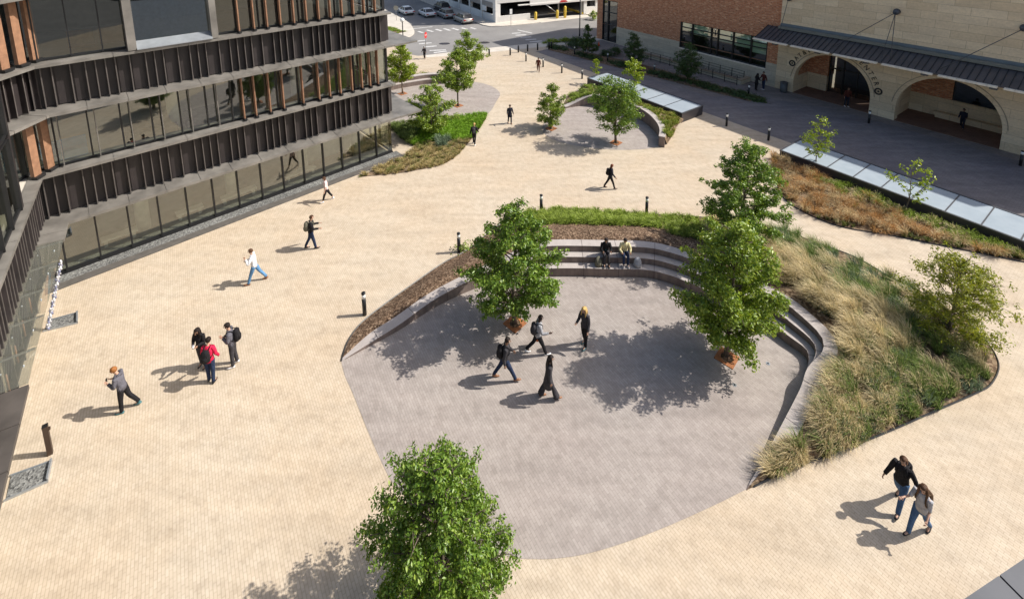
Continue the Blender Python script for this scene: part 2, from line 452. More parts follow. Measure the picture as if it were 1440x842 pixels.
class Frame:
    """facade frame: s along the wall, o outwards, z up"""
    def __init__(s, P, ang, flip=1):
        s.P = Vector((P[0], P[1], 0)); a = R(ang); s.u = Vector((math.cos(a), math.sin(a), 0))
        s.n = Vector((math.sin(a), -math.cos(a), 0))*flip
    def p(s, a, o, z): q = s.P+s.u*a+s.n*o; return (q.x, q.y, z)
    def box(s, b, a0, a1, o0, o1, z0, z1):
        lo = [s.p(a0, o0, z0), s.p(a1, o0, z0), s.p(a1, o1, z0), s.p(a0, o1, z0)]
        hi = [s.p(a0, o0, z1), s.p(a1, o0, z1), s.p(a1, o1, z1), s.p(a0, o1, z1)]
        A = sum(lo[k][0]*lo[(k+1) % 4][1]-lo[(k+1) % 4][0]*lo[k][1] for k in range(4))
        if A < 0: lo = lo[::-1]; hi = hi[::-1]
        b.hexa(lo, hi)
    def hexa(s, b, a0, a1, prof):
        """prof: four (o, z) corners swept from a0 to a1"""
        A = [s.p(a0, o, z) for o, z in prof]; B = [s.p(a1, o, z) for o, z in prof]
        for q in (A[::-1], B): b.face(q)
        n = len(prof)
        for k in range(n): b.face([A[k], A[(k+1) % n], B[(k+1) % n], B[k]])
    def quad(s, b, a0, a1, o, z0, z1):
        """wall face with metre UVs, facing out"""
        q = [s.p(a0, o, z0), s.p(a1, o, z0), s.p(a1, o, z1), s.p(a0, o, z1)]; uv = [(a0, z0), (a1, z0), (a1, z1), (a0, z1)]
        nn = (Vector(q[1])-Vector(q[0])).cross(Vector(q[3])-Vector(q[0]))
        if nn.dot(s.n) < 0: q = q[::-1]; uv = uv[::-1]
        b.face(q, uv)
    def panel(s, b, a0, a1, o0, o1, z0, z1):
        """solid wall block with UVs on all sides"""
        s.quad(b, a0, a1, o1, z0, z1)
        q = [s.p(a0, o0, z1), s.p(a1, o0, z1), s.p(a1, o1, z1), s.p(a0, o1, z1)]; b.face(q, [(a0, o0), (a1, o0), (a1, o1), (a0, o1)])
        q = [s.p(a0, o0, z0), s.p(a1, o0, z0), s.p(a1, o1, z0), s.p(a0, o1, z0)]; b.face(q, [(a0, o0), (a1, o0), (a1, o1), (a0, o1)])
        for a in (a0, a1):
            q = [s.p(a, o0, z0), s.p(a, o1, z0), s.p(a, o1, z1), s.p(a, o0, z1)]; b.face(q, [(o0, z0), (o1, z0), (o1, z1), (o0, z1)])
        b.face([s.p(a0, o0, z0), s.p(a1, o0, z0), s.p(a1, o0, z1), s.p(a0, o0, z1)], [(a0, z0), (a1, z0), (a1, z1), (a0, z1)])
# ================================================================== SETTING
FR = Frame((26.77, 43.75), 125, -1)          # right building front: s grows to the far end, o towards the plaza
FL = Frame((-17.13, 24.48), 43.3)            # left building front: s grows to the far end
FW = Frame((-21.5, 19.8), -53.0, -1)         # left wing: s grows towards the camera
KERB = .12
ROADZ = -KERB
# road base reaching the horizon
sheet('road', [(-900, -300), (900, -300), (900, 1500), (-900, 1500)], ROADZ, 'asphalt')
U = Vector((math.cos(R(125)), math.sin(R(125)), 0)); V = Vector((math.cos(R(35)), math.sin(R(35)), 0))
curb = pxs([(760, 60.2), (685, 68), (640, 73), (598, 78)])
cA = curb[3]; dk = (curb[0]-curb[3]).normalized()
# the plaza slab
plaza = [(-70, -25), (60, -25), (60, 20), curb[0]+dk*60, curb[0], curb[1], curb[2], curb[3], at(588, 79), at(578, 77), at(572, 70), at(573, 62)+V*-.5,
         at(573, 62)+V*-30, (-70, 60)]
pz = sheet('plaza_paving', [(p[0], p[1]) for p in plaza], 0, 'tan_paver', thick=.2)
# pale concrete pavement along the street
nrm = Vector((dk.y, -dk.x, 0))
sheet('pavement', [q for q in [curb[3]+nrm*.02, curb[2]+nrm*.02, curb[1]+nrm*.02, curb[0]+nrm*.02, curb[0]+dk*18+nrm*.02, curb[0]+dk*18+nrm*2.1, curb[0]+nrm*2.1, curb[1]+nrm*2.0, curb[2]+nrm*1.7, curb[3]+nrm*1.0]], .004, 'concrete')
# dark paved drive before the right building
dr = [FR.p(s, o, 0) for s, o in [(26, 10.9), (19, 10.9), (12, 11.), (6, 11.0), (2, 11.0), (-6, 11.0), (-13, 11.0), (-30, 11.0), (-30, 1.2), (-14, 1.2), (-4, 1.4), (1.5, 3.6), (4.2, 7.2), (8, 7.6), (16, 7.7), (26, 7.6)]]
sheet('walk_paving', [FR.p(s, o, 0) for s, o in [(26, .02), (26, 9), (-30, 9), (-30, .02)]], .0025, 'walk_paver')
sheet('drive_paving', dr, .005, 'dark_paver')
# central grey court
inner = pxs([(480, 508), (531, 481), (565, 462), (614, 431), (671, 405), (715, 393.5), (783, 388.5), (862, 389.5), (910, 391), (940, 398), (966, 408), (1020, 432), (1082.6, 466), (1106, 483), (1130, 500), (1136, 511), (1134, 528), (1127, 556), (1120.7, 571), (1101.7, 604), (1082.7, 636), (1063.7, 666), (1048.8, 688)])
inner = catmull(inner, 8)
south = catmull(pxs([(1048.8, 688), (1010, 707.5), (940, 739), (880, 762), (830, 777), (790, 784), (755, 785.5), (712, 781), (650, 755), (600, 722), (558, 686), (537, 650), (515, 600), (497, 555), (485, 528), (480, 508)]), 8)
sheet('court_paving', inner+south[1:-1], .006, 'grey_paver')
# second court with the curved wall
c2wall = catmull(pxs([(795, 153), (808, 150.5), (830, 149), (858, 153), (885, 162), (905, 172), (921, 186), (927, 196), (926, 206)]), 6)
c2 = c2wall+catmull(pxs([(926, 206), (905, 210), (870, 211), (830, 208), (800, 203), (775, 195), (764, 186), (764, 175), (774, 163), (795, 153)]), 6)[1:-1]
sheet('round_court_paving', c2, .006, 'grey_paver')
# third court by the left building
c3 = catmull(pxs([(540, 127), (575, 119), (607, 113), (640, 113), (668, 115.5), (690, 121), (703, 131), (698, 143), (684, 161), (650, 163), (600, 168), (548, 176)]), 6)
sheet('corner_court_paving', c3, .006, 'grey_paver')
# kerb line of lighter stone in front of the left building (gravel margin)
b = MB(); FL.box(b, -6.5, 11.9, .72, 1.22, -.05, .035); tag(b.build('stone_edging', 'granite_dark'), kind='structure')
b = MB(); b.face([FL.p(-6.5, .05, .025), FL.p(11.9, .05, .025), FL.p(11.9, .72, .025), FL.p(-6.5, .72, .025)][::-1]); o = b.build('gravel_strip', 'gravel'); tag(o, kind='structure')

# far pavements and verge across the street
g0, g1 = at(697, 33.5, ROADZ), at(613, 2, ROADZ)
GA = (g1-g0).normalized()                                   # garage side street direction
gB = Vector((math.cos(R(24)), math.sin(R(24)), 0))          # garage front direction
def slab(name, poly, mat='concrete', top=0.):
    return sheet(name, poly, top, mat, thick=KERB+.02)
nL = Vector((GA.y, -GA.x, 0));  nL = nL if nL.x < 0 else -nL    # from the garage side into the street
nF = Vector((gB.y, -gB.x, 0)); nF = nF if nF.y < 0 else -nF
gc = Vector((g0.x, g0.y, 0))
cor = catmull([gc+nL*2.4+GA*30, gc+nL*2.4+GA*3, gc+nL*2.2+nF*.6, gc+nL*.6+nF*2.4, gc+gB*3+nF*2.8, gc+gB*6.4+nF*2.6, gc+gB*6.9+nF*1.0, gc+gB*7.0-nF*.6], 5)
slab('garage_pavement', cor+[gc+gB*6-nF*1., gc+GA*30])
cor2 = [gc+gB*17.+nF*.1, gc+gB*17.2+nF*1.8, gc+gB*40+nF*2.6, gc+gB*40-nF*1.5, gc+gB*17-nF*1.5]
slab('entrance_pavement', cor2)
yk = MB()
for k in range(34, len(cor)-3):
    a, c = cor[k], cor[k+1]; d = (c-a).normalized(); n = Vector((d.y, -d.x, 0))
    yk.hexa([(a+n*.02)+Vector((0, 0, -.1)), (c+n*.02)+Vector((0, 0, -.1)), c-n*.22+Vector((0, 0, -.1)), a-n*.22+Vector((0, 0, -.1))], [a+n*.02+Vector((0, 0, .006)), c+n*.02+Vector((0, 0, .006)), c-n*.22+Vector((0, 0, .006)), a-n*.22+Vector((0, 0, .006))])
for a0, a1 in ((17.4, 40),):
    a = gc+gB*a0+nF*1.85; c = gc+gB*a1+nF*2.65
    yk.hexa([a+nF*.02+Vector((0, 0, -.1)), c+nF*.02+Vector((0, 0, -.1)), c-nF*.25+Vector((0, 0, -.1)), a-nF*.25+Vector((0, 0, -.1))], [a+nF*.02+Vector((0, 0, .006)), c+nF*.02+Vector((0, 0, .006)), c-nF*.25+Vector((0, 0, .006)), a-nF*.25+Vector((0, 0, .006))])
tag(yk.build('yellow_kerb', 'yellow_paint'), kind='structure')
drv = [gc+gB*6.95+nF*2.6, gc+gB*17.1+nF*2.0, gc+gB*17.1-nF*.5, gc+gB*7.05-nF*.5]
sheet('garage_driveway', drv, ROADZ+.006, 'concrete')
# left far pavement with verge
lw = catmull([at(520, 2), at(548, 17), at(572, 30), at(581, 40), at(582, 47), at(574, 52), at(556, 55)], 5)
slab('far_pavement', lw+[at(500, 58), at(450, 20)])
lw2 = [at(530, 32), at(552, 39.5), at(570, 45), at(556, 48.5), at(530, 46)]
sheet('grass_verge', lw2, .006, 'soil')
# painted markings
def stripe(b, p, q, wd, z=ROADZ+.004):
    p, q = Vector(p), Vector(q); d = (q-p).normalized(); n = Vector((d.y, -d.x, 0))*wd/2
    b.face([(p-n)[:2]+(z,) if False else ((p-n).x, (p-n).y, z), ((q-n).x, (q-n).y, z), ((q+n).x, (q+n).y, z), ((p+n).x, (p+n).y, z)][::-1])
mk = MB()
for a, c in (((604, 71.5), (627, 70.5)), ((596, 66.5), (614, 65)), ((589, 62), (607, 60.5)), ((610, 74.5), (628, 72.3)), ((586, 58.5), (599, 57)),
             ((588, 44.5), (595, 46.5)), ((600, 42.5), (609, 45)), ((613, 41.5), (621, 44)), ((624, 40.5), (633, 43.3)), ((636, 40), (645, 42.8)), ((649, 39.5), (657, 41.8)), ((662, 39.3), (669, 41.3)),
             ((720, 47.4), (732, 46.6)), ((725, 50.0), (740, 49.3)), ((732, 53.2), (747, 52.2)), ((739, 56.4), (754, 55.4)), ((745, 59.4), (762, 58.0))):
    stripe(mk, at(*a, ROADZ), at(*c, ROADZ), .42)
for a, c in (((575, 41.5), (608, 38)), ((728, 42.6), (748, 47))): stripe(mk, at(*a, ROADZ), at(*c, ROADZ), .3)
tag(mk.build('road_marking', 'road_paint'), kind='structure')
for x, y in ((625, 61.8), (681, 60.3)):
    b = MB(); q = at(x, y, ROADZ+.002); b.loft([(q.x, q.y, ROADZ-.02, .75, .55), (q.x, q.y, ROADZ+.012, .75, .55)], 18, False)
    o = rebase(b.build('manhole_cover', 'roof_dark'), q)
    tag(o, 'dark manhole cover in the street, %s of the two' % ('left' if x < 650 else 'right'), 'manhole cover', 'manhole covers in the street')

# ------------------------------------------------------------------ terraced seat wall
NI = len(inner); innr = resample(inner, 150)
def nrm_out(P, k):
    a, c = P[max(k-2, 0)], P[min(k+2, len(P)-1)]; d = (c-a).normalized(); return Vector((-d.y, d.x, 0))
def sstep(a, c, x): t = min(max((x-a)/(c-a), 0), 1); return t*t*(3-2*t)
ctr = sum(innr, Vector())/len(innr)
prof = []; WT = []
for k, q in enumerate(innr):
    t = k/149; n = nrm_out(innr, k)
    if (q-ctr).dot(n) < 0: n = -n
    wv = sstep(.22, .36, t)*(1-sstep(.74, .83, t))
    Hh = 1.02*sstep(.0, 1, min(t/.36, 1))**.62*(1 if t < .5 else 1)
    if t < .30: Hh = .60*(t/.26)**.8 if t < .26 else .60
    Hh = max(Hh, 0)
    if t <= .26: Hh = .60*(t/.26)**.8
    elif t <= .36: Hh = .60+(.42)*sstep(.26, .36, t)
    elif t <= .72: Hh = 1.02
    else: Hh = 1.02*max(0, (1-t)/.28)**.85
    prof.append((q, n, wv, Hh)); WT.append(.46*(1-.93*sstep(.90, 1, t))*(.06+.94*sstep(-.02, .06, t)))
TW = [.38, .38, .46]
wall_top = []
amph = thing('terraced_bench', ctr, 'curved granite bench of three steps around the large grey court', 'bench')
def sweep(name, fn, parent, mat_top, mat_face, i0=0, i1=150):
    bm = MB(); rows = []
    for k in range(i0, i1):
        q, n, wv, Hh = prof[k]; TW[2] = WT[k]; rows.append([(q+n*o+Vector((0, 0, z))) for o, z in fn(wv, Hh)])
    for a, c in zip(rows, rows[1:]):
        for j in range(len(a)-1):
            if (a[j]-a[j+1]).length+(c[j]-c[j+1]).length < .02: continue
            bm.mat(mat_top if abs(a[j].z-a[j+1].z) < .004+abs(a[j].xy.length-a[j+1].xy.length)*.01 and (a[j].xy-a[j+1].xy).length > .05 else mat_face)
            bm.face([a[j], c[j], c[j+1], a[j+1]][::-1])
    return bm.build(name, None, parent)
h1 = lambda H: H*.42/1.02
h2 = lambda H: H*.72/1.02
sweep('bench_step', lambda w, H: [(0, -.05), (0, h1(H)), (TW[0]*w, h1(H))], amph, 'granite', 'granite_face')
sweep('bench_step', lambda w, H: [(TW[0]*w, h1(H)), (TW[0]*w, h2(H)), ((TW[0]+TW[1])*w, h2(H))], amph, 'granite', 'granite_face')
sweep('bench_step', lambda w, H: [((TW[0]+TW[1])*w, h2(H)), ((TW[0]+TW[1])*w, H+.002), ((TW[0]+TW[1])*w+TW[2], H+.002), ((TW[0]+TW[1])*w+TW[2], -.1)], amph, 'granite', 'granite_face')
jb = MB()
for k in list(range(8, 146, 9)):
    q, n, wv, H = prof[k]; TW[2] = WT[k]; d = Vector((n.y, -n.x, 0))*.009
    pf = [(0, .0), (0, h1(H)), (TW[0]*wv, h1(H)), (TW[0]*wv, h2(H)), ((TW[0]+TW[1])*wv, h2(H)), ((TW[0]+TW[1])*wv, H), ((TW[0]+TW[1])*wv+TW[2], H)]
    for (o0, z0), (o1, z1) in zip(pf, pf[1:]):
        if abs(o0-o1)+abs(z0-z1) < .02: continue
        e = Vector((0, 0, .004)) if abs(z0-z1) < .001 else -n*.004
        jb.face([q+n*o0+Vector((0, 0, z0))-d+e, q+n*o0+Vector((0, 0, z0))+d+e, q+n*o1+Vector((0, 0, z1))+d+e, q+n*o1+Vector((0, 0, z1))-d+e])
jb.build('joint', 'mortar_dark', amph)
outer_top = [q+n*((TW[0]+TW[1])*wv+WT[k])+Vector((0, 0, H)) for k, (q, n, wv, H) in enumerate(prof)]
# planting bed round it
bed_out = catmull(pxs([(480, 508), (483, 496), (491, 476.6), (508.5, 454), (537, 431), (580, 400), (622, 371), (657, 352), (700, 318), (735, 301), (780, 296), (873, 300), (973, 305), (1040, 312), (1099, 322), (1132, 336), (1200, 361), (1245, 386), (1290, 408), (1340, 440), (1368, 460), (1384, 477), (1399, 498), (1404, 518), (1393.6, 540), (1374.6, 552), (1306, 582), (1249, 607), (1173, 637), (1110, 660), (1075, 677), (1051, 688.5)]), 6)
NO = 150
# pair points of the two edges by their own arc so the sheet does not fold
bo = resample(bed_out, 400)
def matched():
    # monotone nearest pairing with the outward normals
    idx = []; j = 0
    for k, (q, n, wv, H) in enumerate(prof):
        t = k/149
        # guide: fraction along outer edge, piecewise
        f = np.interp(t, [0, .26, .36, .55, .66, .74, .80, .9, 1.0], [0, .215, .29, .40, .50, .64, .745, .90, 1.])
        idx.append(int(round(f*399)))
    return idx
mid = matched()
def bed_point(k, t):
    a = outer_top[k]; c = bo[mid[k]]; p = a.lerp(c, t); H = prof[k][3]
    z = H*(1-sstep(0.05, 1, t))*.98+.02+.10*math.sin(PI*t)*min(1, (a-c).length/2)
    return Vector((p.x, p.y, z-.03*(t == 0)))
bm = MB(); NT = 14; i0 = 0
grid = [[bed_point(k, j/NT) for j in range(NT+1)] for k in range(150)]
for row in grid: bm.v += [tuple(p) for p in row]
for k in range(149):
    for j in range(NT):
        a = k*(NT+1)+j; q = [a, a+1, a+NT+2, a+NT+1]
        bm.mat('mulch' if k < 92 else 'soil'); bm._f(q[::-1], smooth=True)
o = bm.build('mulch_bed'); tag(o, kind='structure')
# steel edging on the outer rim
eb = MB(); eb.tube([p+Vector((0, 0, .03)) for p in bo[:398]], .03, 4, smooth=False); tag(eb.build('bed_edging', 'black_frame'), kind='structure')

# ------------------------------------------------------------------ round court: curved wall and bed
wl = resample(c2wall, 44)
wall2 = thing('curved_wall', wl[22], 'low curved granite wall round the far shaded court, below the glass skylight', 'wall')
cc = sum(wl, Vector())/44
cen = at(845, 190)
bm = MB(); cop = MB(); topo = []
for k in range(43):
    pts = []
    for kk in (k, k+1):
        q = wl[kk]; n = (q-cen); n.z = 0; n = n.normalized(); t = kk/43
        H = .85*sstep(0, .25, t)*(1-.25*sstep(.7, 1, t))+.12
        pts.append((q, n, H))
    (q0, n0, H0), (q1, n1, H1) = pts
    z = lambda h: Vector((0, 0, h))
    bm.hexa([q0-z(.05), q0+n0*.42-z(.05), q1+n1*.42-z(.05), q1-z(.05)], [q0+z(H0), q0+n0*.42+z(H0), q1+n1*.42+z(H1), q1+z(H1)])
    cop.hexa([q0-n0*.02+z(H0), q0+n0*.44+z(H0), q1+n1*.44+z(H1), q1-n1*.02+z(H1)], [q0-n0*.02+z(H0+.06), q0+n0*.44+z(H0+.06), q1+n1*.44+z(H1+.06), q1-n1*.02+z(H1+.06)])
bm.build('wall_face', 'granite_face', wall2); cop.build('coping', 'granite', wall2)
bed2_in = []
for q in wl:
    n = (q-cen); n.z = 0; bed2_in.append(q+n.normalized()*.42)
bed2_out = resample(catmull(pxs([(797, 137), (800, 133.5), (815, 127), (826, 124.2), (870, 140), (915, 158), (959, 172), (952, 183), (944, 194), (938, 203)]), 5), 44)
bm = MB(); g2 = []
for k in range(44):
    H = .85*sstep(0, .25, k/43)*(1-.25*sstep(.7, 1, k/43))+.10
    g2.append([Vector((bed2_in[k].lerp(bed2_out[k], t/6).xy.to_tuple()+(max(.02, H*(1-t/6*.55) if 6 < k < 38 else H*(1-t/6)),))) for t in range(7)])
for row in g2: bm.v += [tuple(p) for p in row]
for k in range(43):
    for j in range(6):
        a = k*7+j; bm._f([a, a+1, a+8, a+7][::-1], smooth=True)
tag(bm.build('planting_bed', 'soil'), kind='structure')

# ------------------------------------------------------------------ third court bench and bed
bl = resample(catmull(pxs([(538, 131), (556, 126), (580, 121.5), (605, 118), (632, 118)]), 5), 24)
b3 = thing('curved_bench', bl[12], 'pale curved granite bench beside the two trees of the far left court', 'bench')
bm = MB(); cp = MB(); c3c = at(620, 150)
for k in range(23):
    z = lambda h: Vector((0, 0, h)); q0, q1 = bl[k], bl[k+1]; n0 = (q0-c3c).normalized(); n1 = (q1-c3c).normalized()
    for (o0, o1, H) in ((0, .45, .42), (.45, 1.0, .8)):
        bm.hexa([q0+n0*o0-z(.05), q0+n0*o1-z(.05), q1+n1*o1-z(.05), q1+n1*o0-z(.05)], [q0+n0*o0+z(H), q0+n0*o1+z(H), q1+n1*o1+z(H), q1+n1*o0+z(H)])
        cp.hexa([q0+n0*o0+z(H), q0+n0*o1+z(H), q1+n1*o1+z(H), q1+n1*o0+z(H)], [q0+n0*o0+z(H+.05), q0+n0*o1+z(H+.05), q1+n1*o1+z(H+.05), q1+n1*o0+z(H+.05)])
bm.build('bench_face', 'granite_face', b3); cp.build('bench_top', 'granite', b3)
bed3 = catmull(pxs([(684, 161), (682, 170), (669, 189), (655, 206), (638, 223), (618, 233), (590, 239), (553, 245), (505, 249)]), 5)+[Vector(FL.p(11.9, 1.3, 0)), Vector(FL.p(13.2, .4, 0)), Vector(FL.p(13.2, -1.5, 0))]+catmull(pxs([(548, 178), (600, 170), (650, 165), (684, 161)]), 4)[:-1]
sheet('corner_bed', bed3, .03, 'soil')
# ------------------------------------------------------------------ right bed by the long skylight
bed4_out = catmull(pxs([(1090, 214), (1087, 225), (1087, 245), (1097, 272), (1115, 290), (1150, 308), (1190, 321), (1250, 331), (1300, 341), (1350, 351), (1440, 369), (1520, 384)]), 5)
sk_s = [FR.p(s, 14.9, 0) for s in (8, 0, -10, -22)]
bed4 = bed4_out+[Vector(p) for p in [at(1510, 368), at(1440, 349), at(1340, 310), at(1200, 258), at(1098, 219)]]
sheet('ornamental_bed', bed4, .03, 'soil')
eb = MB(); eb.tube([p+Vector((0, 0, .03)) for p in bed4_out], .03, 4, smooth=False); tag(eb.build('bed_edging', 'black_frame'), kind='structure')
# hedge strip in front of the right building
hs = [at(770, 70.5), at(1055, 143.5), at(1071, 137), at(1000, 118), at(900, 90), at(785, 65.5)]
sheet('hedge_bed', hs, .03, 'soil')
# ================================================================== LEFT BUILDING
A0 = Vector(FL.p(-5.87, .3, 0))
office = thing('office_building', FL.p(3, 0, 0), 'dark metal office building with zinc ledges, glass bands and orange wooden fins on the left', 'building')
Z1, Z2, ZF2, ZG2, ZL2, ZF3, ZG3, ZL3 = 2.88, 3.1, 5.15, 5.28, 8.15, 8.27, 10.3, 13.3
SE = 11.6; S0 = -5.7; SL = -6.25
def fin_widths(total, seed):
    r = random.Random(seed); out = []; s = 0
    while s < total:
        for wd in r.choice(([.36, .36, .36, .62], [.36, .36, .62, .52], [.36, .36, .36, .55, .62])):
            out.append(s); s += wd
            if s >= total: break
    return out
def spandrel(F, s0, s1, zb, zt, seed, dep=.3):
    """dark panelled band with standing fins"""
    b = MB(); F.box(b, s0, s1, 0, .06, zb, zt)
    r = random.Random(seed+5); pos = [s0+x for x in fin_widths(s1-s0, seed)]
    for a, c in zip(pos, pos[1:]):
        if c-a > .5: F.box(b, a+.1, c-.12, .06, .06+r.choice((.015, .04, .02)), zb+.02, zt-.02)
    sp = b.build('spandrel_band', 'dark_metal', office)
    for a in pos:
        f = MB(); f.mat('fin_metal'); F.box(f, a, a+.035, .06, dep-.012, zb, zt-.005)
        f.mat('fin_edge'); F.box(f, a-.004, a+.039, dep-.012, dep+.008, zb, zt-.005)
        f.build('fin', None, sp)
    return sp
def ledge(F, s0, s1, z, o1, drop=.10, thick=.13, step=1.5, o0=0., ph=0., lift=.0):
    b = MB(); s = s0
    while s < s1-.02:
        e = min(s+step, s1)
        F.hexa(b, s+.014, e-.014, [(o0, z+lift), (o1, z-drop), (o1, z-drop-thick), (o0, z-thick)]); s = e
    F.hexa(b, s0+.01, s1-.01, [(o0, z-.02), (o1-.02, z-drop-.02), (o1-.02, z-drop-thick+.02), (o0, z-thick+.02)])
    return b.build('ledge', 'zinc', office)
def glazing(F, s0, s1, zb, zt, o, n, gmat='facade_glass', mull=.05, dep=.12, rod=False):
    wd = (s1-s0)/n
    for i in range(n):
        a, c = s0+i*wd, s0+(i+1)*wd; f = MB()
        F.box(f, a-mull/2 if i == 0 else a, a+mull, o-.05, o+dep, zb, zt)
        F.box(f, a+mull, c, o-.05, o+.06, zb, zb+.09); F.box(f, a+mull, c, o-.05, o+.06, zt-.08, zt)
        fo = f.build('window', 'black_frame', office)
        g = MB(); q = [F.p(a+mull, o, zb+.09), F.p(c, o, zb+.09), F.p(c, o, zt-.08), F.p(a+mull, o, zt-.08)]
        g.face(q); g.build('pane', gmat, fo)
def wood_fins(F, ss, zb, zt, o, wd=.06, dep=.30, ang=0.):
    for s in ss:
        b = MB(); F.box(b, s, s+wd, o, o+dep, zb+.12, zt-.03); fo = b.build('sun_fin', 'wood_fin', office)
        k = MB(); F.box(k, s-.04, s+wd+.04, o+.05, o+dep+.14, zb+.01, zb+.12); k.build('bracket', 'black_frame', fo)
# ground floor
glazing(FL, -7.0, SE, .12, Z1-.06, -.02, 15, mull=.07)
b = MB(); FL.box(b, -7.4, SE+.02, -.06, .08, 0, .12); b.build('sill', 'black_frame', office)
ledge(FL, SL+.1, SE+.25, Z2-.02, 1.0)
spandrel(FL, SL-.1, SE, Z2, ZF2, 3)
ledge(FL, SL-.2, SE+.22, ZG2+.02, .62, .03, .13, 3.0)
glazing(FL, -6.6, SE-.05, ZG2+.02, ZL2-.06, -.15, 15, mull=.06)
wood_fins(FL, [2.38, 3.0, 3.77, 4.53, 5.67, 6.65, 7.34, 8.04, 8.83, 9.52, 10.1, 10.69], ZG2+.02, ZL2-.05, -.02)
b = MB()
for s in (-5.2, -3.9, -2.6, -1.35, -.1, 1.15): FL.box(b, s, s+.035, .0, .22, ZG2+.1, ZL2-.1)
b.build('sun_rod', 'zinc', office)
ledge(FL, S0+.1, SE+.05, ZF3-.02, 1.0)
spandrel(FL, S0-.1, SE-.05, ZF3, ZG3-.08, 11)
ledge(FL, S0-.2, SE+.15, ZG3+.05, .62, .03, .13, 3.0)
glazing(FL, -6.6, -2.1, ZG3+.06, ZL3, -.15, 4, 'dark_glass')
glazing(FL, 1.45, SE-.1, ZG3+.06, ZL3, -.15, 9, 'dark_glass')
wood_fins(FL, [2.57, 3.34, 4.03, 4.76, 5.52, 6.25, 7.0, 7.72, 8.47, 9.24, 9.97, 10.76], ZG3+.06, ZL3, -.02)
# projecting bay window of the third floor
b = MB()
FL.hexa(b, -1.98, 1.2, [(.2, ZG3+.42), (.72, ZG3+.10), (.72, ZG3+.06), (.2, ZG3+.06)]); bw = b.build('bay_window', 'pale_steel', office)
for a0, a1 in ((-2.32, -1.98), (1.2, 1.5)): j_ = MB(); FL.box(j_, a0, a1, -.2, .62, ZG3+.06, ZL3+.1); j_.build('jamb', 'zinc', bw)
b = MB(); b.face([FL.p(-1.98, .18, ZG3+.42), FL.p(1.2, .18, ZG3+.42), FL.p(1.2, .18, ZL3), FL.p(-1.98, .18, ZL3)]); b.build('pane', 'bay_glass', bw)
ledge(FL, S0+.1, SE, ZL3+.2, .9)
spandrel(FL, S0-.1, SE-.1, ZL3+.2, 15.6, 17)
# body above, behind and at the far end
b = MB(); FL.box(b, -9, SE-.06, -9, -.01, 15.2, 19.5); b.build('parapet', 'dark_metal', office)
FE = Frame(FL.p(SE-.02, -.0, 0), 43.3+90)                         # far end wall, runs back from the corner
for zb, zt, sd in ((Z2, ZF2, 23), (ZF3, ZG3-.08, 29), (ZL3+.2, 15.6, 31)): spandrel(FE, .04, 9, zb, zt, sd, .2)
for zb, zt, gm in ((.12, Z1-.06, 'facade_glass'), (ZG2+.02, ZL2-.06, 'dark_glass'), (ZG3+.06, ZL3, 'dark_glass')): glazing(FE, .05, 9, zb, zt, -.1, 6, gm)
for z in (Z2-.04, ZF3-.04):
    b = MB(); FL.hexa(b, SE+.26, SE+1.95, [(1.0, z-.1), (-6, z+.02), (-6, z-.1), (1.0, z-.22)]) if z < 5 else FL.hexa(b, SE+.06, SE+1.85, [(1.0, z-.1), (-6, z+.02), (-6, z-.1), (1.0, z-.22)])
    b.build('end_canopy', 'zinc', office)
# interior: floors, back wall, columns
b = MB()
for z0, z1 in ((-.02, .06), (ZF2-.1, ZG2-.02), (ZG3-.12, ZG3+.02)): FL.box(b, -8, SE-.3, -8, -.30, z0, z1)
b.build('floor_slab', 'interior_floor', office)
b = MB()
for z0, z1 in ((Z1, Z2), (ZL2, ZF3-.02), (ZL3, ZL3+.2)): FL.box(b, -8, SE-.3, -8, -.30, z0, z1)
b.build('ceiling', 'interior_white', office)
b = MB(); FL.box(b, -8, SE-.3, -8.4, -8.02, Z2, 15.2); b.build('back_wall', 'interior_wall', office)
b = MB(); FL.box(b, -8, SE-.3, -6.2, -6., .06, Z1); b.build('back_wall', 'interior_tan', office)
for s, z0, z1 in ((-2.6, .07, Z1), (1.7, .07, Z1), (5.9, .07, Z1), (9.6, .07, Z1), (-.6, ZG2, ZL2), (5.9, ZG2, ZL2), (9.4, ZG2, ZL2)):
    b = MB(); q = FL.p(s, -1.5, 0); b.cyl(q[0], q[1], z0, z1, .32, 18); b.build('column', 'interior_white', office)
b = MB(); FL.box(b, 6.5, 10.2, -2.6, -2.5, .07, Z1-.01); b.build('partition', 'interior_white', office)
for s, w_ in ((-4.4, 1.5), (-1.2, 1.3), (1.0, 1.9), (4.6, 1.9)):
    b = MB(); FL.box(b, s, s+w_, -1.3, -.85, .38, .5); FL.box(b, s+.1, s+.25, -1.2, -.95, .07, .38); FL.box(b, s+w_-.25, s+w_-.1, -1.2, -.95, .07, .38); b.build('indoor_bench', 'interior_white', office)
for s, w_, m in ((-5.6, 1.3, 'blue_sofa'), (-2.8, 2.2, 'interior_dark'), (-.2, 1.5, 'interior_dark')):
    b = MB(); FL.box(b, s, s+w_, -1.5, -.7, ZG2+.05, ZG2+.42); FL.box(b, s, s+w_, -1.5, -1.3, ZG2+.42, ZG2+.8); b.build('sofa', m, office)
for s in (-4.4, -3.2): 
    b = MB(); FL.box(b, s, s+1.0, -1.9, -1.85, ZG3+.1, ZG3+.95); b.build('cabinet', 'wood_fin', office)
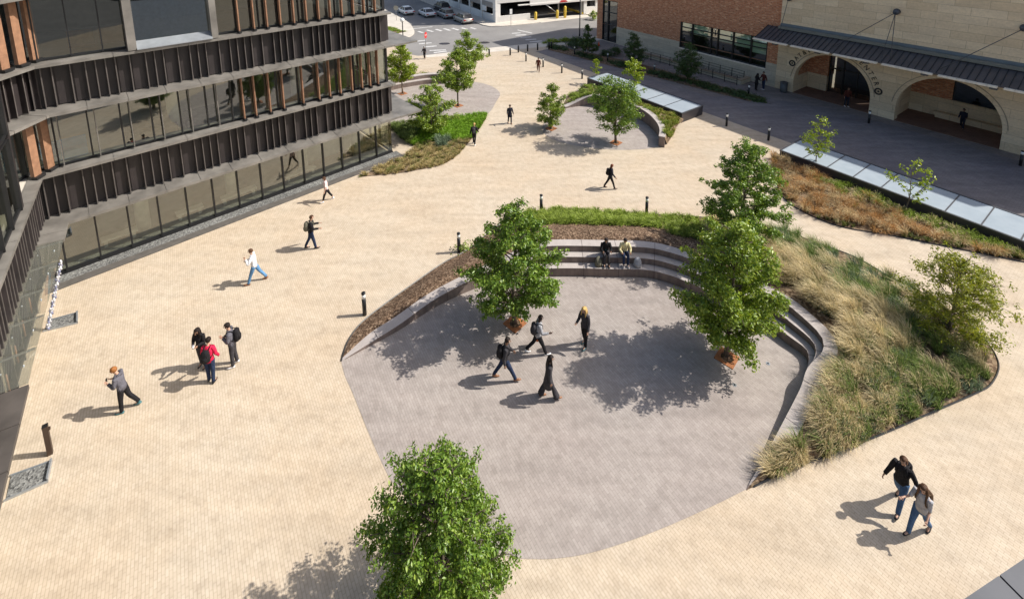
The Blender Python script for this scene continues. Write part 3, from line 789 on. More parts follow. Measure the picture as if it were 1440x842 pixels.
# ---- angled bay between the front and the wing
C0 = Vector((-21.45, 21.25, 0)); 
FC = Frame(C0, -85.5, -1); CL = 5.0
spandrel(FC, 0, CL, ZF3, ZG3-.08, 41, .3)
ledge(FC, -.1, CL, ZF3-.02, 1.0)
ledge(FC, -.2, CL, ZG3+.05, .62, .03, .13, 3.)
ledge(FC, -.1, CL, ZL3+.2, .95); spandrel(FC, 0, CL, ZL3+.2, 15.6, 43)
glazing(FC, .1, CL, ZG2+.02, ZL2-.06, -.35, 4); glazing(FC, .1, CL, ZG3+.06, ZL3, -.35, 4, 'dark_glass')
wood_fins(FC, [.55, 1.25], ZG2+.02, ZL2-.05, .1, .36, .16); wood_fins(FC, [.3, 1.0, 1.75, 2.5, 3.2], ZG3+.06, ZL3, .1, .36, .16)
# ---- wing towards the camera
WL = 34.
spandrel(FW, -.35, 19., Z2, ZF2, 51, .27)
ledge(FW, -.4, 20., ZG2+.02, .47, .03, .13, 3.0)
b = MB(); FW.box(b, -1.5, 20, -3.0, -.01, ZF2-.1, ZG2-.03); b.build('deck', 'concrete', office)
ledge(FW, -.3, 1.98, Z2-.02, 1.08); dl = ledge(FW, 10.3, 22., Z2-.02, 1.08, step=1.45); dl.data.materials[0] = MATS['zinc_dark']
b = MB(); FW.box(b, 1.98, 10.3, -.1, .15, Z1-.2, Z2-.01); b.build('canopy_beam', 'zinc', office)
for k in range(5):
    a = 2.0+k*1.655; f = MB(); FW.hexa(f, a+.02, a+1.63, [(.16, Z2-.05), (1.06, Z2-.12), (1.06, Z2-.14), (.16, Z2-.07)]); gp = f.build('glass_canopy', 'canopy_glass', office)
    r_ = MB(); FW.box(r_, a, a+.02, .0, 1.0, Z2-.22, Z2-.16)
    for o_ in (.35, .85): q = FW.p(a+.8, o_, Z2-.09); r_.ball(q, .03, 8, 4)
    r_.build('canopy_arm', 'pale_steel', gp)
glazing(FW, -.9, 1.9, .05, Z1-.25, -.25, 2); glazing(FW, 10.4, 20, .05, Z1-.25, -.25, 5)
wd = 8.4/6
for i in range(6):
    a = 1.95+i*wd; f = MB(); FW.box(f, a, a+.08, -.3, -.1, 0, Z1-.25); FW.box(f, a+.08, a+wd, -.3, -.15, 2.25, 2.35); FW.box(f, a+.08, a+wd, -.3, -.15, 0, .18)
    FW.box(f, a+wd-.06, a+wd, -.3, -.15, .18, 2.25)
    d_ = f.build('door', 'black_frame', office)
    g = MB(); g.face([FW.p(a+.08, -.24, .18), FW.p(a+wd-.06, -.24, .18), FW.p(a+wd-.06, -.24, 2.25), FW.p(a+.08, -.24, 2.25)]); g.face([FW.p(a+.08, -.24, 2.35), FW.p(a+wd, -.24, 2.35), FW.p(a+wd, -.24, Z1-.25), FW.p(a+.08, -.24, Z1-.25)]); g.build('pane', 'facade_glass', d_)
    h_ = MB(); h_.tube([FW.p(a+wd-.2, -.05, .8), FW.p(a+wd-.2, -.05, 1.5)], .025, 8); h_.build('handle', 'wood_fin', d_)
b = MB(); FW.box(b, -3, 22, -5, -4.6, 0, 5.1); FW.box(b, -3, 22, -4.6, -.3, Z1, Z2-.05); b.build('wing_core', 'interior_wall', office)
b = MB(); FW.box(b, -1, 22, -4.6, -.3, -.02, .04); b.build('wing_floor', 'interior_floor', office)
# glass box of the wing, upper floors
FB = Frame(FW.p(3.05, .16, 0), -53., -1)
b = MB(); FB.box(b, -.18, .12, -.25, .10, ZG2+.03, 14.5); b.build('corner_post', 'dark_metal', office)
glazing(FB, .12, 17, ZG2+.03, 8.3, 0, 11); glazing(FB, .12, 17, 8.4, 14, 0, 11)
b = MB(); FB.box(b, -.1, 17, -4, -3.8, ZG2, 14.5); FB.box(b, -.1, 17, -3.8, -.2, 8.1, 8.35); FB.box(b, -.1, .0, -3.8, -.26, ZG2, 14.5); b.build('glass_box_core', 'interior_dark', office)

# ---- gravel basins and rain chain in front of the wing
def basin(name, quad, label):
    P = [Vector(p) for p in quad]; c = sum(P, Vector())/4
    t = thing(name, (c.x, c.y, 0), label, 'gravel basin', 'gravel basins under the wing')
    b = MB()
    for k in range(4):
        a, d = P[k], P[(k+1) % 4]; ia, idd = a.lerp(c, .1), d.lerp(c, .1)
        if k in (0, 1, 2):
            z0, z1 = Vector((0, 0, -.02)), Vector((0, 0, .14 if k == 1 else .07))
            b.hexa([a+z0, d+z0, idd+z0, ia+z0], [a+z1, d+z1, idd+z1, ia+z1])
    b.build('rim', 'pale_steel', t)
    g = MB(); g.face([p.lerp(c, .1)+Vector((0, 0, .03)) for p in P]); g.build('gravel', 'gravel', t)
    return t
basin('gravel_basin', [at(60, 467), at(110, 455), at(110, 440), at(66, 452)], 'grey gravel basin with steel rim at the foot of the white rain chain')
basin('gravel_basin', [at(5, 706), at(68, 678), at(74, 648), at(13, 670)], 'grey gravel basin with pale steel rim beside the brown bollard at the lower left')
top = Vector((*at(86, 367, 2.75).xy, 2.75)); bot = at(67, 463, .05)
plain('cloth_pale', (.58, .58, .60), .6)
rc = thing('rain_chain', bot, 'white and blue twisted rain chain hanging from the glass canopy into the gravel basin', 'rain chain')
ba, bb = MB(), MB()
for i in range(26):
    p = bot.lerp(top, (i+.5)/26); ph = i*1.1
    d = Vector((math.cos(ph), math.sin(ph), 0))*.05
    (ba if i % 2 else bb).tube([p+d-Vector((0, 0, .10)), p+d*.3, p-d+Vector((0, 0, .10))], [.03, .05, .03], 7)
    ba.tube([p-d-Vector((0, 0, .09)), p+d+Vector((0, 0, .09))], .03, 6)
ba.build('link', 'cloth_pale', rc); plain('chain_blue', (.22, .23, .34), .4); bb.build('dark_link', 'chain_blue', rc)

# ================================================================== RIGHT BUILDING
arena = thing('arena_building', FR.p(0, 0, 0), 'brick and limestone hall with two round arches and a dark hanging canopy, in shade', 'building')
HB = 14.3
SP = 1.85                                     # left edge of the limestone pavilion
ARCH = [(-2.9, 3.1), (-10.9, 3.12)]; ZS = 1.2
def arch_z(s):
    for c, r in ARCH:
        if abs(s-c) < r: return ZS+math.sqrt(max(r*r-(s-c)**2, 0))
    return 0.
b = MB(); ss = set([SP, -22.])
for c, r in ARCH:
    for i in range(33): ss.add(round(c+r*math.cos(PI*i/32), 4))
ss = sorted(ss)
TH = .75
for a, c in zip(ss, ss[1:]):
    m = (a+c)/2; ina = any(abs(m-cc) < r for cc, r in ARCH)
    if not ina: FR.quad(b, a, c, 0, 0, HB)
    else:
        za, zc = arch_z(a), arch_z(c)
        if abs(za) < 1e-6: za = ZS
        if abs(zc) < 1e-6: zc = ZS
        q = [FR.p(a, 0, max(za, ZS)), FR.p(c, 0, max(zc, ZS)), FR.p(c, 0, HB), FR.p(a, 0, HB)]; uv = [(a, za), (c, zc), (c, HB), (a, HB)]
        b.face(q[::-1], uv[::-1])
        q = [FR.p(a, 0, za), FR.p(c, 0, zc), FR.p(c, -TH, zc), FR.p(a, -TH, za)]; b.face(q, [(a, 0), (c, 0), (c, TH), (a, TH)])
for cc, r in ARCH:
    for s_ in (cc-r, cc+r): b.face([FR.p(s_, 0, 0), FR.p(s_, -TH, 0), FR.p(s_, -TH, ZS), FR.p(s_, 0, ZS)], [(0, 0), (TH, 0), (TH, ZS), (0, ZS)])
FR.quad(b, -22, SP, -.01, HB, HB+.01)
b.face([FR.p(SP, 0, 0), FR.p(SP, -9, 0), FR.p(SP, -9, HB), FR.p(SP, 0, HB)], [(0, 0), (9, 0), (9, HB), (0, HB)])
pav = b.build('pavilion_wall', 'limestone', arena)
b = MB(); FR.box(b, -22, SP-.02, -14, -.05, HB-.3, HB); b.build('roof', 'grey_wall', arena)
b = MB(); FR.box(b, -22, SP-.05, -TH-.02, -.3, 5.6, HB-.3); b.build('lintel_core', 'grey_wall', arena)
# raised rings round the arches
for cc, r in ARCH:
    b = MB(); rr = [r+.12, r+.34]
    for i in range(30):
        t0, t1 = PI*(i/30)*.94+PI*.03, PI*((i+1)/30)*.94+PI*.03
        for (ra, rb) in ((r+.27, r+.32),):
            q = [FR.p(cc+ra*math.cos(t0), .03, ZS+ra*math.sin(t0)), FR.p(cc+ra*math.cos(t1), .03, ZS+ra*math.sin(t1)), FR.p(cc+rb*math.cos(t1), .03, ZS+rb*math.sin(t1)), FR.p(cc+rb*math.cos(t0), .03, ZS+rb*math.sin(t0))]
            q2 = [FR.p(cc+ra*math.cos(t0), .001, ZS+ra*math.sin(t0)), FR.p(cc+ra*math.cos(t1), .001, ZS+ra*math.sin(t1)), FR.p(cc+rb*math.cos(t1), .001, ZS+rb*math.sin(t1)), FR.p(cc+rb*math.cos(t0), .001, ZS+rb*math.sin(t0))]
            b.hexa(q, q2)
    b.build('arch_moulding', 'old_limestone', arena)
# lettering over the first arch
def letter(ch, s, z, ang, size, parent):
    cu = bpy.data.curves.new('letter', 'FONT'); cu.body = ch; cu.size = size; cu.extrude = .02; cu.align_x = 'CENTER'; cu.align_y = 'CENTER'
    tmp = bpy.data.objects.new('tmp', cu); me = bpy.data.meshes.new_from_object(tmp); bpy.data.objects.remove(tmp)
    ex, ey = -FR.u, Vector((0, 0, 1)); ez = FR.n
    ca, sa = math.cos(ang), math.sin(ang)
    M = Matrix((ex*ca+ey*sa, -ex*sa+ey*ca, ez)).transposed().to_4x4()
    M.translation = Vector(FR.p(s, .025, z)); me.transform(Matrix.Translation(-WLOC[parent.name]) @ M)
    me.materials.clear(); me.materials.append(MATS['letter_dark'])
    o = bpy.data.objects.new('letter', me); COL.objects.link(o); o.parent = parent; WLOC[o.name] = WLOC[parent.name]
cc, r = ARCH[0]; RL = r+.62
def on_arc(th): return cc+RL*math.cos(th), ZS+RL*math.sin(th)
for ch, dg in zip('AT&T', (36, 43, 50.5, 57)):
    s, z = on_arc(R(dg)); letter(ch, s, z, PI/2-R(dg), .52, pav)
for ch, dg in zip('CENTER', (118, 126, 134, 142, 149, 156)):
    s, z = on_arc(R(dg)); letter(ch, s, z, PI/2-R(dg), .52, pav)
for dg in (26, 166):
    s, z = on_arc(R(dg)); b = MB()
    for r0, r1, zz in ((.17, .30, .03),):
        for i in range(20):
            a0, a1 = 2*PI*i/20, 2*PI*(i+1)/20
            b.hexa([FR.p(s+r0*math.cos(a0), .002, z+r0*math.sin(a0)), FR.p(s+r1*math.cos(a0), .002, z+r1*math.sin(a0)), FR.p(s+r1*math.cos(a1), .002, z+r1*math.sin(a1)), FR.p(s+r0*math.cos(a1), .002, z+r0*math.sin(a1))],
                   [FR.p(s+r0*math.cos(a0), zz, z+r0*math.sin(a0)), FR.p(s+r1*math.cos(a0), zz, z+r1*math.sin(a0)), FR.p(s+r1*math.cos(a1), zz, z+r1*math.sin(a1)), FR.p(s+r0*math.cos(a1), zz, z+r0*math.sin(a1))])
    for i in range(5):
        a = PI/2+2*PI*i/5; a2 = a+2*PI/10; a3 = a-2*PI/10
        b.hexa([FR.p(s, .002, z), FR.p(s+.055*math.cos(a2), .002, z+.055*math.sin(a2)), FR.p(s+.14*math.cos(a), .002, z+.14*math.sin(a)), FR.p(s+.055*math.cos(a3), .002, z+.055*math.sin(a3))],
               [FR.p(s, .03, z), FR.p(s+.055*math.cos(a2), .03, z+.055*math.sin(a2)), FR.p(s+.14*math.cos(a), .03, z+.14*math.sin(a)), FR.p(s+.055*math.cos(a3), .03, z+.055*math.sin(a3))])
    b.build('star_medallion', 'letter_dark', pav)
# vestibule behind the arches
VD = -4.2
b = MB(); FR.box(b, -22, SP-.1, VD-.3, -.02, .0, .012); b.build('porch_floor', 'brown_paver', arena)
b = MB(); FR.box(b, -22, SP-.1, VD, -TH-.03, 5.3, 5.5); b.build('porch_ceiling', 'grey_wall', arena)
def wall_part(name, mat, a0, a1, o0, o1, z0, z1):
    b = MB(); FR.panel(b, a0, a1, o0, o1, z0, z1); return b.build(name, mat, arena)
wall_part('porch_wall', 'brick', .25, .6, VD, -TH-.01, 1.5, 5.3); wall_part('porch_dado', 'limestone', .2, .6, VD+.02, -TH-.012, 0.012, 1.5)
wall_part('porch_wall', 'brick', -1.55, .25, VD-.02, -2.9, 1.5, 5.3); wall_part('porch_dado', 'limestone', -1.5, .2, VD, -2.88, .012, 1.5)
wall_part('porch_pier', 'limestone', -7.6, -6.2, VD, -TH-.013, .012, 5.3)
wall_part('porch_wall', 'brick', -10.3, -7.6, VD-.02, VD+.15, 1.6, 5.3); wall_part('porch_dado', 'limestone', -14.5, -7.6, VD-.03, VD+.2, .012, 1.6)
wall_part('porch_pier', 'limestone', -15.5, -14.3, VD, -TH-.013, .012, 5.3)
b = MB(); FR.box(b, -14.3, -10.3, VD-.05, VD+.05, 1.6, 5.3); dw = b.build('porch_window', 'black_frame', arena)
b = MB(); FR.quad(b, -14.2, -10.42, VD+.06, 1.68, 5.2); b.build('pane', 'dark_glass', dw)
b = MB(); FR.box(b, -6.2, -1.55, VD-.5, VD-.4, 0, 5.3); b.build('lobby_wall', 'interior_dark', arena)
for i in range(4):
    a = -1.6-i*1.15; f = MB(); FR.box(f, a-.08, a, -3.15, -3., .012, 5.3); FR.box(f, a-1.15, a-.08, -3.12, -3.02, 2.3, 2.42)
    d_ = f.build('door', 'black_frame', arena); g = MB(); FR.quad(g, a-1.15, a-.08, -3.07, .05, 5.2); g.build('pane', 'dark_glass', d_)
b = MB(); FR.panel(b, -13.6, -9.4, VD+.22, VD+.75, .30, .5); FR.panel(b, -13.5, -9.5, VD+.25, VD+.65, .012, .30); b.build('porch_bench', 'limestone', arena)
# hanging canopy
cano = MB(); FR.hexa(cano, -22, 3.0, [(.06, 6.1), (2.4, 5.2), (2.4, 5.1), (.06, 5.95)]); cp_ = cano.build('canopy', 'canopy_roof', arena)
b = MB(); s = 2.95
while s > -22: FR.hexa(b, s-.04, s, [(.08, 6.15), (2.38, 5.26), (2.38, 5.2), (.08, 6.08)]); s -= .42
b.build('standing_seam', 'interior_dark', cp_)
b = MB(); FR.box(b, -22, 1.8, .01, .5, 6.02, 6.28); FR.hexa(b, -22, 1.8, [(.01, 6.5), (.16, 6.3), (.16, 6.2), (.01, 6.2)]); b.build('flashing', 'roof_flash', cp_)
b = MB(); s = 3.0; k = 0
while s > -22:
    e = s-.52; gap = (k % 7 == 6)
    if not gap: FR.box(b, e+.02, s, 2.40, 2.72, 5.06, 5.17)
    s = e-(.0 if not gap else -.22); k += 1
b.build('gutter', 'cream_metal', cp_)
b = MB()
for s in (1.0, -2.6, -6.2, -9.9, -13.6): FR.box(b, s-.1, s+.1, .1, 2.5, 4.92, 5.05); FR.box(b, s-.2, s+.2, 2.3, 2.6, 4.9, 5.03)
b.build('canopy_arm', 'roof_slab', cp_)
for s, tgt in ((-7.05, (-7.0, -3.4, -7.6)), (-14.2, (-10.6,)), (1.2, (1.0,))):
    m = MB(); m.tube([FR.p(s, .0, 8.95), FR.p(s, .28, 8.9)], [.26, .2], 12); an = m.build('rod_anchor', 'roof_slab', arena)
    for t_ in tgt:
        rr = MB(); rr.tube([FR.p(s, .3, 8.9), FR.p(t_, 2.0, 5.45)], .026, 6); rr.build('tie_rod', 'roof_slab', an)
# brick wing: stone base, brick, windows
def wall_open(name, mat, s0, s1, z0, z1, holes, o=0., th=.35):
    """flat wall with rectangular openings"""
    b = MB(); xs = sorted({s0, s1, *[h[0] for h in holes], *[h[1] for h in holes]}); zs = sorted({z0, z1, *[h[2] for h in holes], *[h[3] for h in holes]})
    for a, c in zip(xs, xs[1:]):
        for d, e in zip(zs, zs[1:]):
            if any(h[0] <= (a+c)/2 <= h[1] and h[2] <= (d+e)/2 <= h[3] for h in holes): continue
            FR.quad(b, a, c, o, d, e)
    for h in holes:
        for s_ in h[:2]: b.face([FR.p(s_, o, h[2]), FR.p(s_, o-th, h[2]), FR.p(s_, o-th, h[3]), FR.p(s_, o, h[3])], [(0, h[2]), (th, h[2]), (th, h[3]), (0, h[3])])
        for z_ in h[2:]: b.face([FR.p(h[0], o, z_), FR.p(h[0], o-th, z_), FR.p(h[1], o-th, z_), FR.p(h[1], o, z_)], [(h[0], 0), (h[0], th), (h[1], th), (h[1], 0)])
    return b
ZB = 2.28; OB = -.25; W1 = (3.0, 13.1, 1.55, 4.66); W2 = (22.8, 25.5, .0, 5.6); SF = 26.5
wb = wall_open('brick_wall', 'brick', SP, SF, ZB, HB, [(W1[0], W1[1], ZB, W1[3]), (W2[0], W2[1], ZB, W2[3])], OB)
wb.face([FR.p(SF, OB, ZB), FR.p(SF, -14, ZB), FR.p(SF, -14, HB), FR.p(SF, OB, HB)], [(0, ZB), (14, ZB), (14, HB), (0, HB)])
wb.build('brick_wall', 'brick', arena)
wb = MB()
for (a, c, z0, z1) in ((SP, W1[0], 0, ZB), (W1[0], W1[1], 0, W1[2]), (W1[1], W2[0], 0, ZB)): FR.panel(wb, a, c, -.6, OB+.06, z0, z1)
wb.build('stone_base', 'old_limestone', arena)
wb = MB(); FR.panel(wb, W2[1], SF, -.6, OB+.002, 0, ZB); FR.panel(wb, SF-.3, SF-.002, -14, -.6, 0, ZB); wb.build('brick_pier', 'brick', arena)
b = MB(); FR.box(b, W1[0], W1[1], -.6, OB+.10, W1[2]-.06, W1[2]+.05); b.build('window_sill', 'cream_metal', arena)
b = MB(); FR.box(b, SP+.02, SF-.05, -13.9, -.5, HB-.3, HB-.02); b.build('roof', 'grey_wall', arena)
b = MB(); FR.box(b, SP+.1, SF-.4, -5.2, -5., 0, 8); FR.box(b, SP+.1, SF-.4, -5., -.7, -.02, .02); FR.box(b, SP+.1, SF-.4, -5., -.7, 5.7, 5.9); b.build('interior', 'interior_dark', arena)
zr = [W1[2]+.05, W1[2]+1.1, W1[2]+1.95, W1[2]+2.55, W1[3]]
bays = [13.1, 11.6, 9.25, 8.45, 6.7, 4.75, 3.0]
for i, (hi, lo) in enumerate(zip(bays, bays[1:])):
    f = MB(); FR.box(f, hi-.12, hi, -.55, -.28, zr[0], zr[-1])
    if i == 5: FR.box(f, lo, lo+.12, -.55, -.28, zr[0], zr[-1])
    for z in (zr[2], zr[3]-.1): FR.box(f, lo, hi-.12, -.5, -.32, z, z+.09)
    FR.box(f, lo, hi-.12, -.5, -.32, zr[-1]-.08, zr[-1]); FR.box(f, lo, hi-.12, -.5, -.32, zr[0], zr[0]+.1)
    fo = f.build('window', 'black_frame', arena)
    g = MB(); FR.quad(g, lo, hi-.12, -.42, zr[0]+.1, zr[-1]-.08); g.build('pane', 'facade_glass', fo)
    drop = (.95, 1.25, .0, 1.35, 1.45, 1.75)[i]
    if drop: d = MB(); FR.box(d, lo+.04, hi-.15, -.47, -.45, zr[-1]-drop, zr[-1]-.02); d.build('blind', 'blind_green', fo)
for a0, a1 in ((W2[0], 24.5), (24.5, W2[1])):
    f = MB(); FR.box(f, a0, a0+.1, -.55, -.28, 0, W2[3]); FR.box(f, a1-.1, a1, -.55, -.28, 0, W2[3])
    for z in (0, 2.2, 3.9, W2[3]-.1): FR.box(f, a0+.1, a1-.1, -.5, -.32, z, z+.1)
    fo = f.build('tall_window', 'black_frame', arena); g = MB(); FR.quad(g, a0+.1, a1-.1, -.42, .1, W2[3]-.1); g.build('pane', 'dark_glass', fo)
# ramp wall with railing
rw = thing('ramp_wall', FR.p(10, 1.6, 0), 'low buff stone ramp wall below the long window of the brick hall', 'wall')
b = MB(); FR.panel(b, 4.2, 19, 1.62, 1.92, 0, .42); FR.panel(b, 4.2, 4.5, .2, 1.62, 0, .42); b.build('wall_face', 'old_limestone', rw)
b = MB(); FR.box(b, 4.15, 19.02, 1.58, 1.96, .42, .50); FR.box(b, 4.15, 4.55, .2, 1.58, .42, .50); b.build('coping', 'limestone', rw)
def railing(name, F, a0, a1, o, z0, label, group, step=1.25):
    t = thing(name, F.p((a0+a1)/2, o, z0), label, 'railing', group)
    n = int((a1-a0)/step)
    for i in range(n+1):
        a = a0+(a1-a0)*i/n; b = MB(); F.box(b, a-.025, a+.025, o-.025, o+.025, z0, z0+1.0); b.build('post', 'black_frame', t)
    b = MB()
    for z in (.95, .68, .42, .16): F.box(b, a0, a1, o-.014, o+.014, z0+z, z0+z+.03)
    b.build('rail', 'black_frame', t)
railing('railing', FR, 4.4, 19, 2.35, 0., 'dark metal railing on the plaza side of the buff ramp wall', 'railings along the ramp')
railing('railing', FR, 4.6, 12.5, .75, .10, 'dark metal railing close to the stone base below the long window', 'railings along the ramp')
# sign on railing
sg = thing('ramp_sign', FR.p(8.2, 2.4, .6), 'small grey sign plate fixed to the dark ramp railing', 'sign'); b = MB(); FR.box(b, 8.0, 8.45, 2.385, 2.41, .68, 1.08); b.build('plate', 'steel', sg)
# bin by the first arch
bn = thing('litter_bin', FR.p(.75, .55, 0), 'grey round litter bin beside the left foot of the first arch', 'bin')
q = FR.p(.75, .55, 0); b = MB(); b.loft([(q[0], q[1], 0, .30, .30), (q[0], q[1], .1, .32, .32), (q[0], q[1], .92, .33, .33)], 20); b.build('drum', 'bin_grey', bn)
b = MB(); b.loft([(q[0], q[1], .92, .35, .35), (q[0], q[1], .98, .35, .35), (q[0], q[1], 1.0, .2, .2), (q[0], q[1], .93, .18, .18)], 20); b.build('lid', 'roof_slab', bn)

# ================================================================== GLASS SKYLIGHTS
def skylight(label, s0, s1, o_in, o_out, h, n, seed):
    t = thing('skylight', FR.p((s0+s1)/2, (o_in+o_out)/2, 0), label, 'skylight', 'glass skylights in the plaza')
    b = MB(); FR.box(b, s0, s1, o_in, o_out, -.02, h-.06); b.build('base', 'roof_dark', t)
    f = MB(); FR.box(f, s0-.03, s1+.03, o_in-.03, o_in+.08, h-.06, h+.02); FR.box(f, s0-.03, s1+.03, o_out-.08, o_out+.03, h-.06, h+.02)
    FR.box(f, s0-.03, s0+.07, o_in+.08, o_out-.08, h-.06, h+.02); FR.box(f, s1-.07, s1+.03, o_in+.08, o_out-.08, h-.06, h+.02)
    for i in range(1, n): a = s0+(s1-s0)*i/n; FR.box(f, a-.03, a+.03, o_in+.08, o_out-.08, h-.06, h+.012)
    f.build('frame', 'roof_slab', t)
    for i in range(n):
        a, c = s0+(s1-s0)*i/n, s0+(s1-s0)*(i+1)/n; g = MB(); FR.box(g, a+.03, c-.03, o_in+.08, o_out-.08, h-.06, h-.01); g.build('glass_panel', 'frosted_glass', t)
def so_of(x, y, z): q = at(x, y, z)-FR.P; return q.dot(FR.u), q.dot(FR.n)
s2a, o2 = so_of(826, 110, .8); s2b, o2b = so_of(959, 160, .8); _, o2f = so_of(989, 149, .8)
skylight('raised skylight of white glass panels on a dark base behind the round court', s2b, s2a, o2f, (o2+o2b)/2, .82, 6, 1)
s1a, o1 = so_of(1096.6, 212, .6); s1b, o1b = so_of(1440, 339.7, .6); _, o1f = so_of(1123.8, 196, .6)
skylight('long skylight of pale glass panels beside the orange grass bed', s1a-15*1.46, s1a, o1f, (o1+o1b)/2, .62, 15, 2)

# ================================================================== PARKING GARAGE
FGs = Frame(gc, math.degrees(math.atan2(GA.y, GA.x)), -1)      # street side: s away from the corner
if FGs.n.dot(nL) < 0: FGs.n = -FGs.n
FGf = Frame(gc, 24.)                                             # front
if FGf.n.dot(nF) < 0: FGf.n = -FGf.n
garage = thing('parking_garage', gc, 'white parking garage with dark openings and a yellow lined entrance across the street', 'building')
b = MB()
FGs.box(b, .0, .9, -.9, 0, 0, 13)
for fl in range(4):
    z = fl*3.1
    FGs.box(b, .9, 40, -.3, -.05, z, z+1.15)
    FGf.box(b, 0 if fl else 0.0, 6.2, -.28, -.03, z, z+1.1 if fl else 1.0)
    if fl: FGf.box(b, 6.2, 40, -.28, -.03, z-.55, z+1.5)
FGf.box(b, 17.2, 40, -.3, -.03, 0, 1.2); FGf.box(b, 22.4, 40, -.31, -.04, 0, 13); FGf.box(b, 16.6, 17.2, -.5, -.02, 0, 3); FGf.box(b, 19., 19.6, -.4, -.03, 1.2, 3)
b.build('wall', 'white_wall', garage)
b = MB()
for fl in range(4): FGs.box(b, .9, 40, -.28, .06, fl*3.1+2.25, fl*3.1+3.1)
b.build('spandrel', 'grey_wall', garage)
b = MB()
for k in range(1, 9): FGs.box(b, k*4.6, k*4.6+.5, -.5, .08, 0, 13)
b.build('pillar', 'white_wall', garage)
b = MB()
for fl in range(5): FGs.box(b, .95, 40, -24, -.35, fl*3.1-.25, fl*3.1+.0)
FGs.box(b, .95, 40, -24.3, -24, 0, 13)
b.build('deck', 'grey_wall', garage)
b = MB(); FGf.box(b, 6.2, 22.4, -.2, .14, 2.30, 2.62); FGf.box(b, 4., 6.2, -.2, .14, 2.45, 2.62); b.build('entrance_lintel', 'white_wall', garage)
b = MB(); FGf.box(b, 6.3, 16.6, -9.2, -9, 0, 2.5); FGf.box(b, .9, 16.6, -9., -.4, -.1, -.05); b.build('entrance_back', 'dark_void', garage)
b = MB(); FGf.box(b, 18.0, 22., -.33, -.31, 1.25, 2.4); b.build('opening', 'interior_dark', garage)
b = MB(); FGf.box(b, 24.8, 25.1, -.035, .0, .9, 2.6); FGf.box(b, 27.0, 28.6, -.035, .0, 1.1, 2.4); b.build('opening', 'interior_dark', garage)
b = MB(); FGf.box(b, 11.4, 11.6, -.2, .1, -.1, 2.3); b.tube([FGf.p(9.0, .1, 2.3), FGf.p(11.3, .1, .6)], .08, 6); FGf.box(b, 15.9, 16.1, -.2, .1, -.1, 2.3); b.build('post', 'steel', garage)
b = MB(); FGf.box(b, 16.3, 16.6, -6, -.1, .0, .25); FGf.box(b, 11.2, 16.5, -3.3, -3.1, -.1, .05); b.build('yellow_edge', 'yellow_paint', garage)
b = MB(); b.face([FGf.p(11.6, .18, 2.45), FGf.p(13.2, .18, 2.45), FGf.p(12.9, .18, 2.75), FGf.p(12.0, .18, 2.8)]); b.face([FGf.p(11.6, .15, 2.45), FGf.p(12.0, .15, 2.8), FGf.p(12.9, .15, 2.75), FGf.p(13.2, .15, 2.45)]); b.build('entrance_sign', 'red_sign', garage)
b = MB(); FGs.box(b, 3.0, 4.4, .05, .12, 1.45, 2.3); b.build('wall_sign', 'white_sign', garage)
for s, o, hh, lab in ((6.9, .6, 1.3, 'yellow bollard at the left edge of the garage entrance'), (10.9, .7, 1.3, 'yellow bollard between the garage lanes, shorter'), (12.3, .9, 1.9, 'yellow bollard between the garage lanes, tallest')):
    q = FGf.p(s, o, ROADZ); b = MB(); b.loft([(q[0], q[1], ROADZ, .22, .22), (q[0], q[1], ROADZ+hh, .22, .22), (q[0], q[1], ROADZ+hh+.12, .12, .12)], 12)
    tag(rebase(b.build('garage_bollard', 'yellow_paint'), q), lab, 'bollard', 'yellow bollards at the garage entrance')
# roof edge of the building near the camera
nb_ = thing('roof_parapet', (6, 3, 9), 'dark grey metal roof edge with a joint in the lower right corner', 'roof edge')
e0, e1 = at(1355, 842, 9), at(1440, 785, 9); d = (e1-e0).normalized(); n = Vector((d.y, -d.x, 0))
jx = (at(1405, 808, 9)-e0).dot(d)
for a0, a1 in ((-2, jx-.012), (jx+.012, 6)):
    b = MB(); q = [e0+d*a0, e0+d*a1, e0+d*a1+n*.30, e0+d*a0+n*.30]; b.hexa([p-Vector((0, 0, .12)) for p in q[::-1]][::-1], q); b.build('coping', 'roof_slab', nb_)
b = MB(); q = [e0+d*-2+n*.31, e0+d*6+n*.31, e0+d*6+n*3.0, e0+d*-2+n*3.0]; b.hexa([p-Vector((0, 0, .3)) for p in q], [p-Vector((0, 0, .05)) for p in q]); b.build('roof_sheet', 'roof_slab', nb_)
b = MB(); q = [e0+d*-2+n*.03, e0+d*6+n*.03, e0+d*6+n*.3, e0+d*-2+n*.3]; b.hexa([Vector((p.x, p.y, -.0)) for p in q], [p-Vector((0, 0, .13)) for p in q]); b.build('wall', 'near_wall', nb_)
b = MB(); q = [e0+d*-2+n*.295, e0+d*6+n*.295, e0+d*6+n*.32, e0+d*-2+n*.32]; b.hexa([p-Vector((0, 0, .1)) for p in q], [p+Vector((0, 0, .012)) for p in q]); b.build('seam', 'cream_metal', nb_)
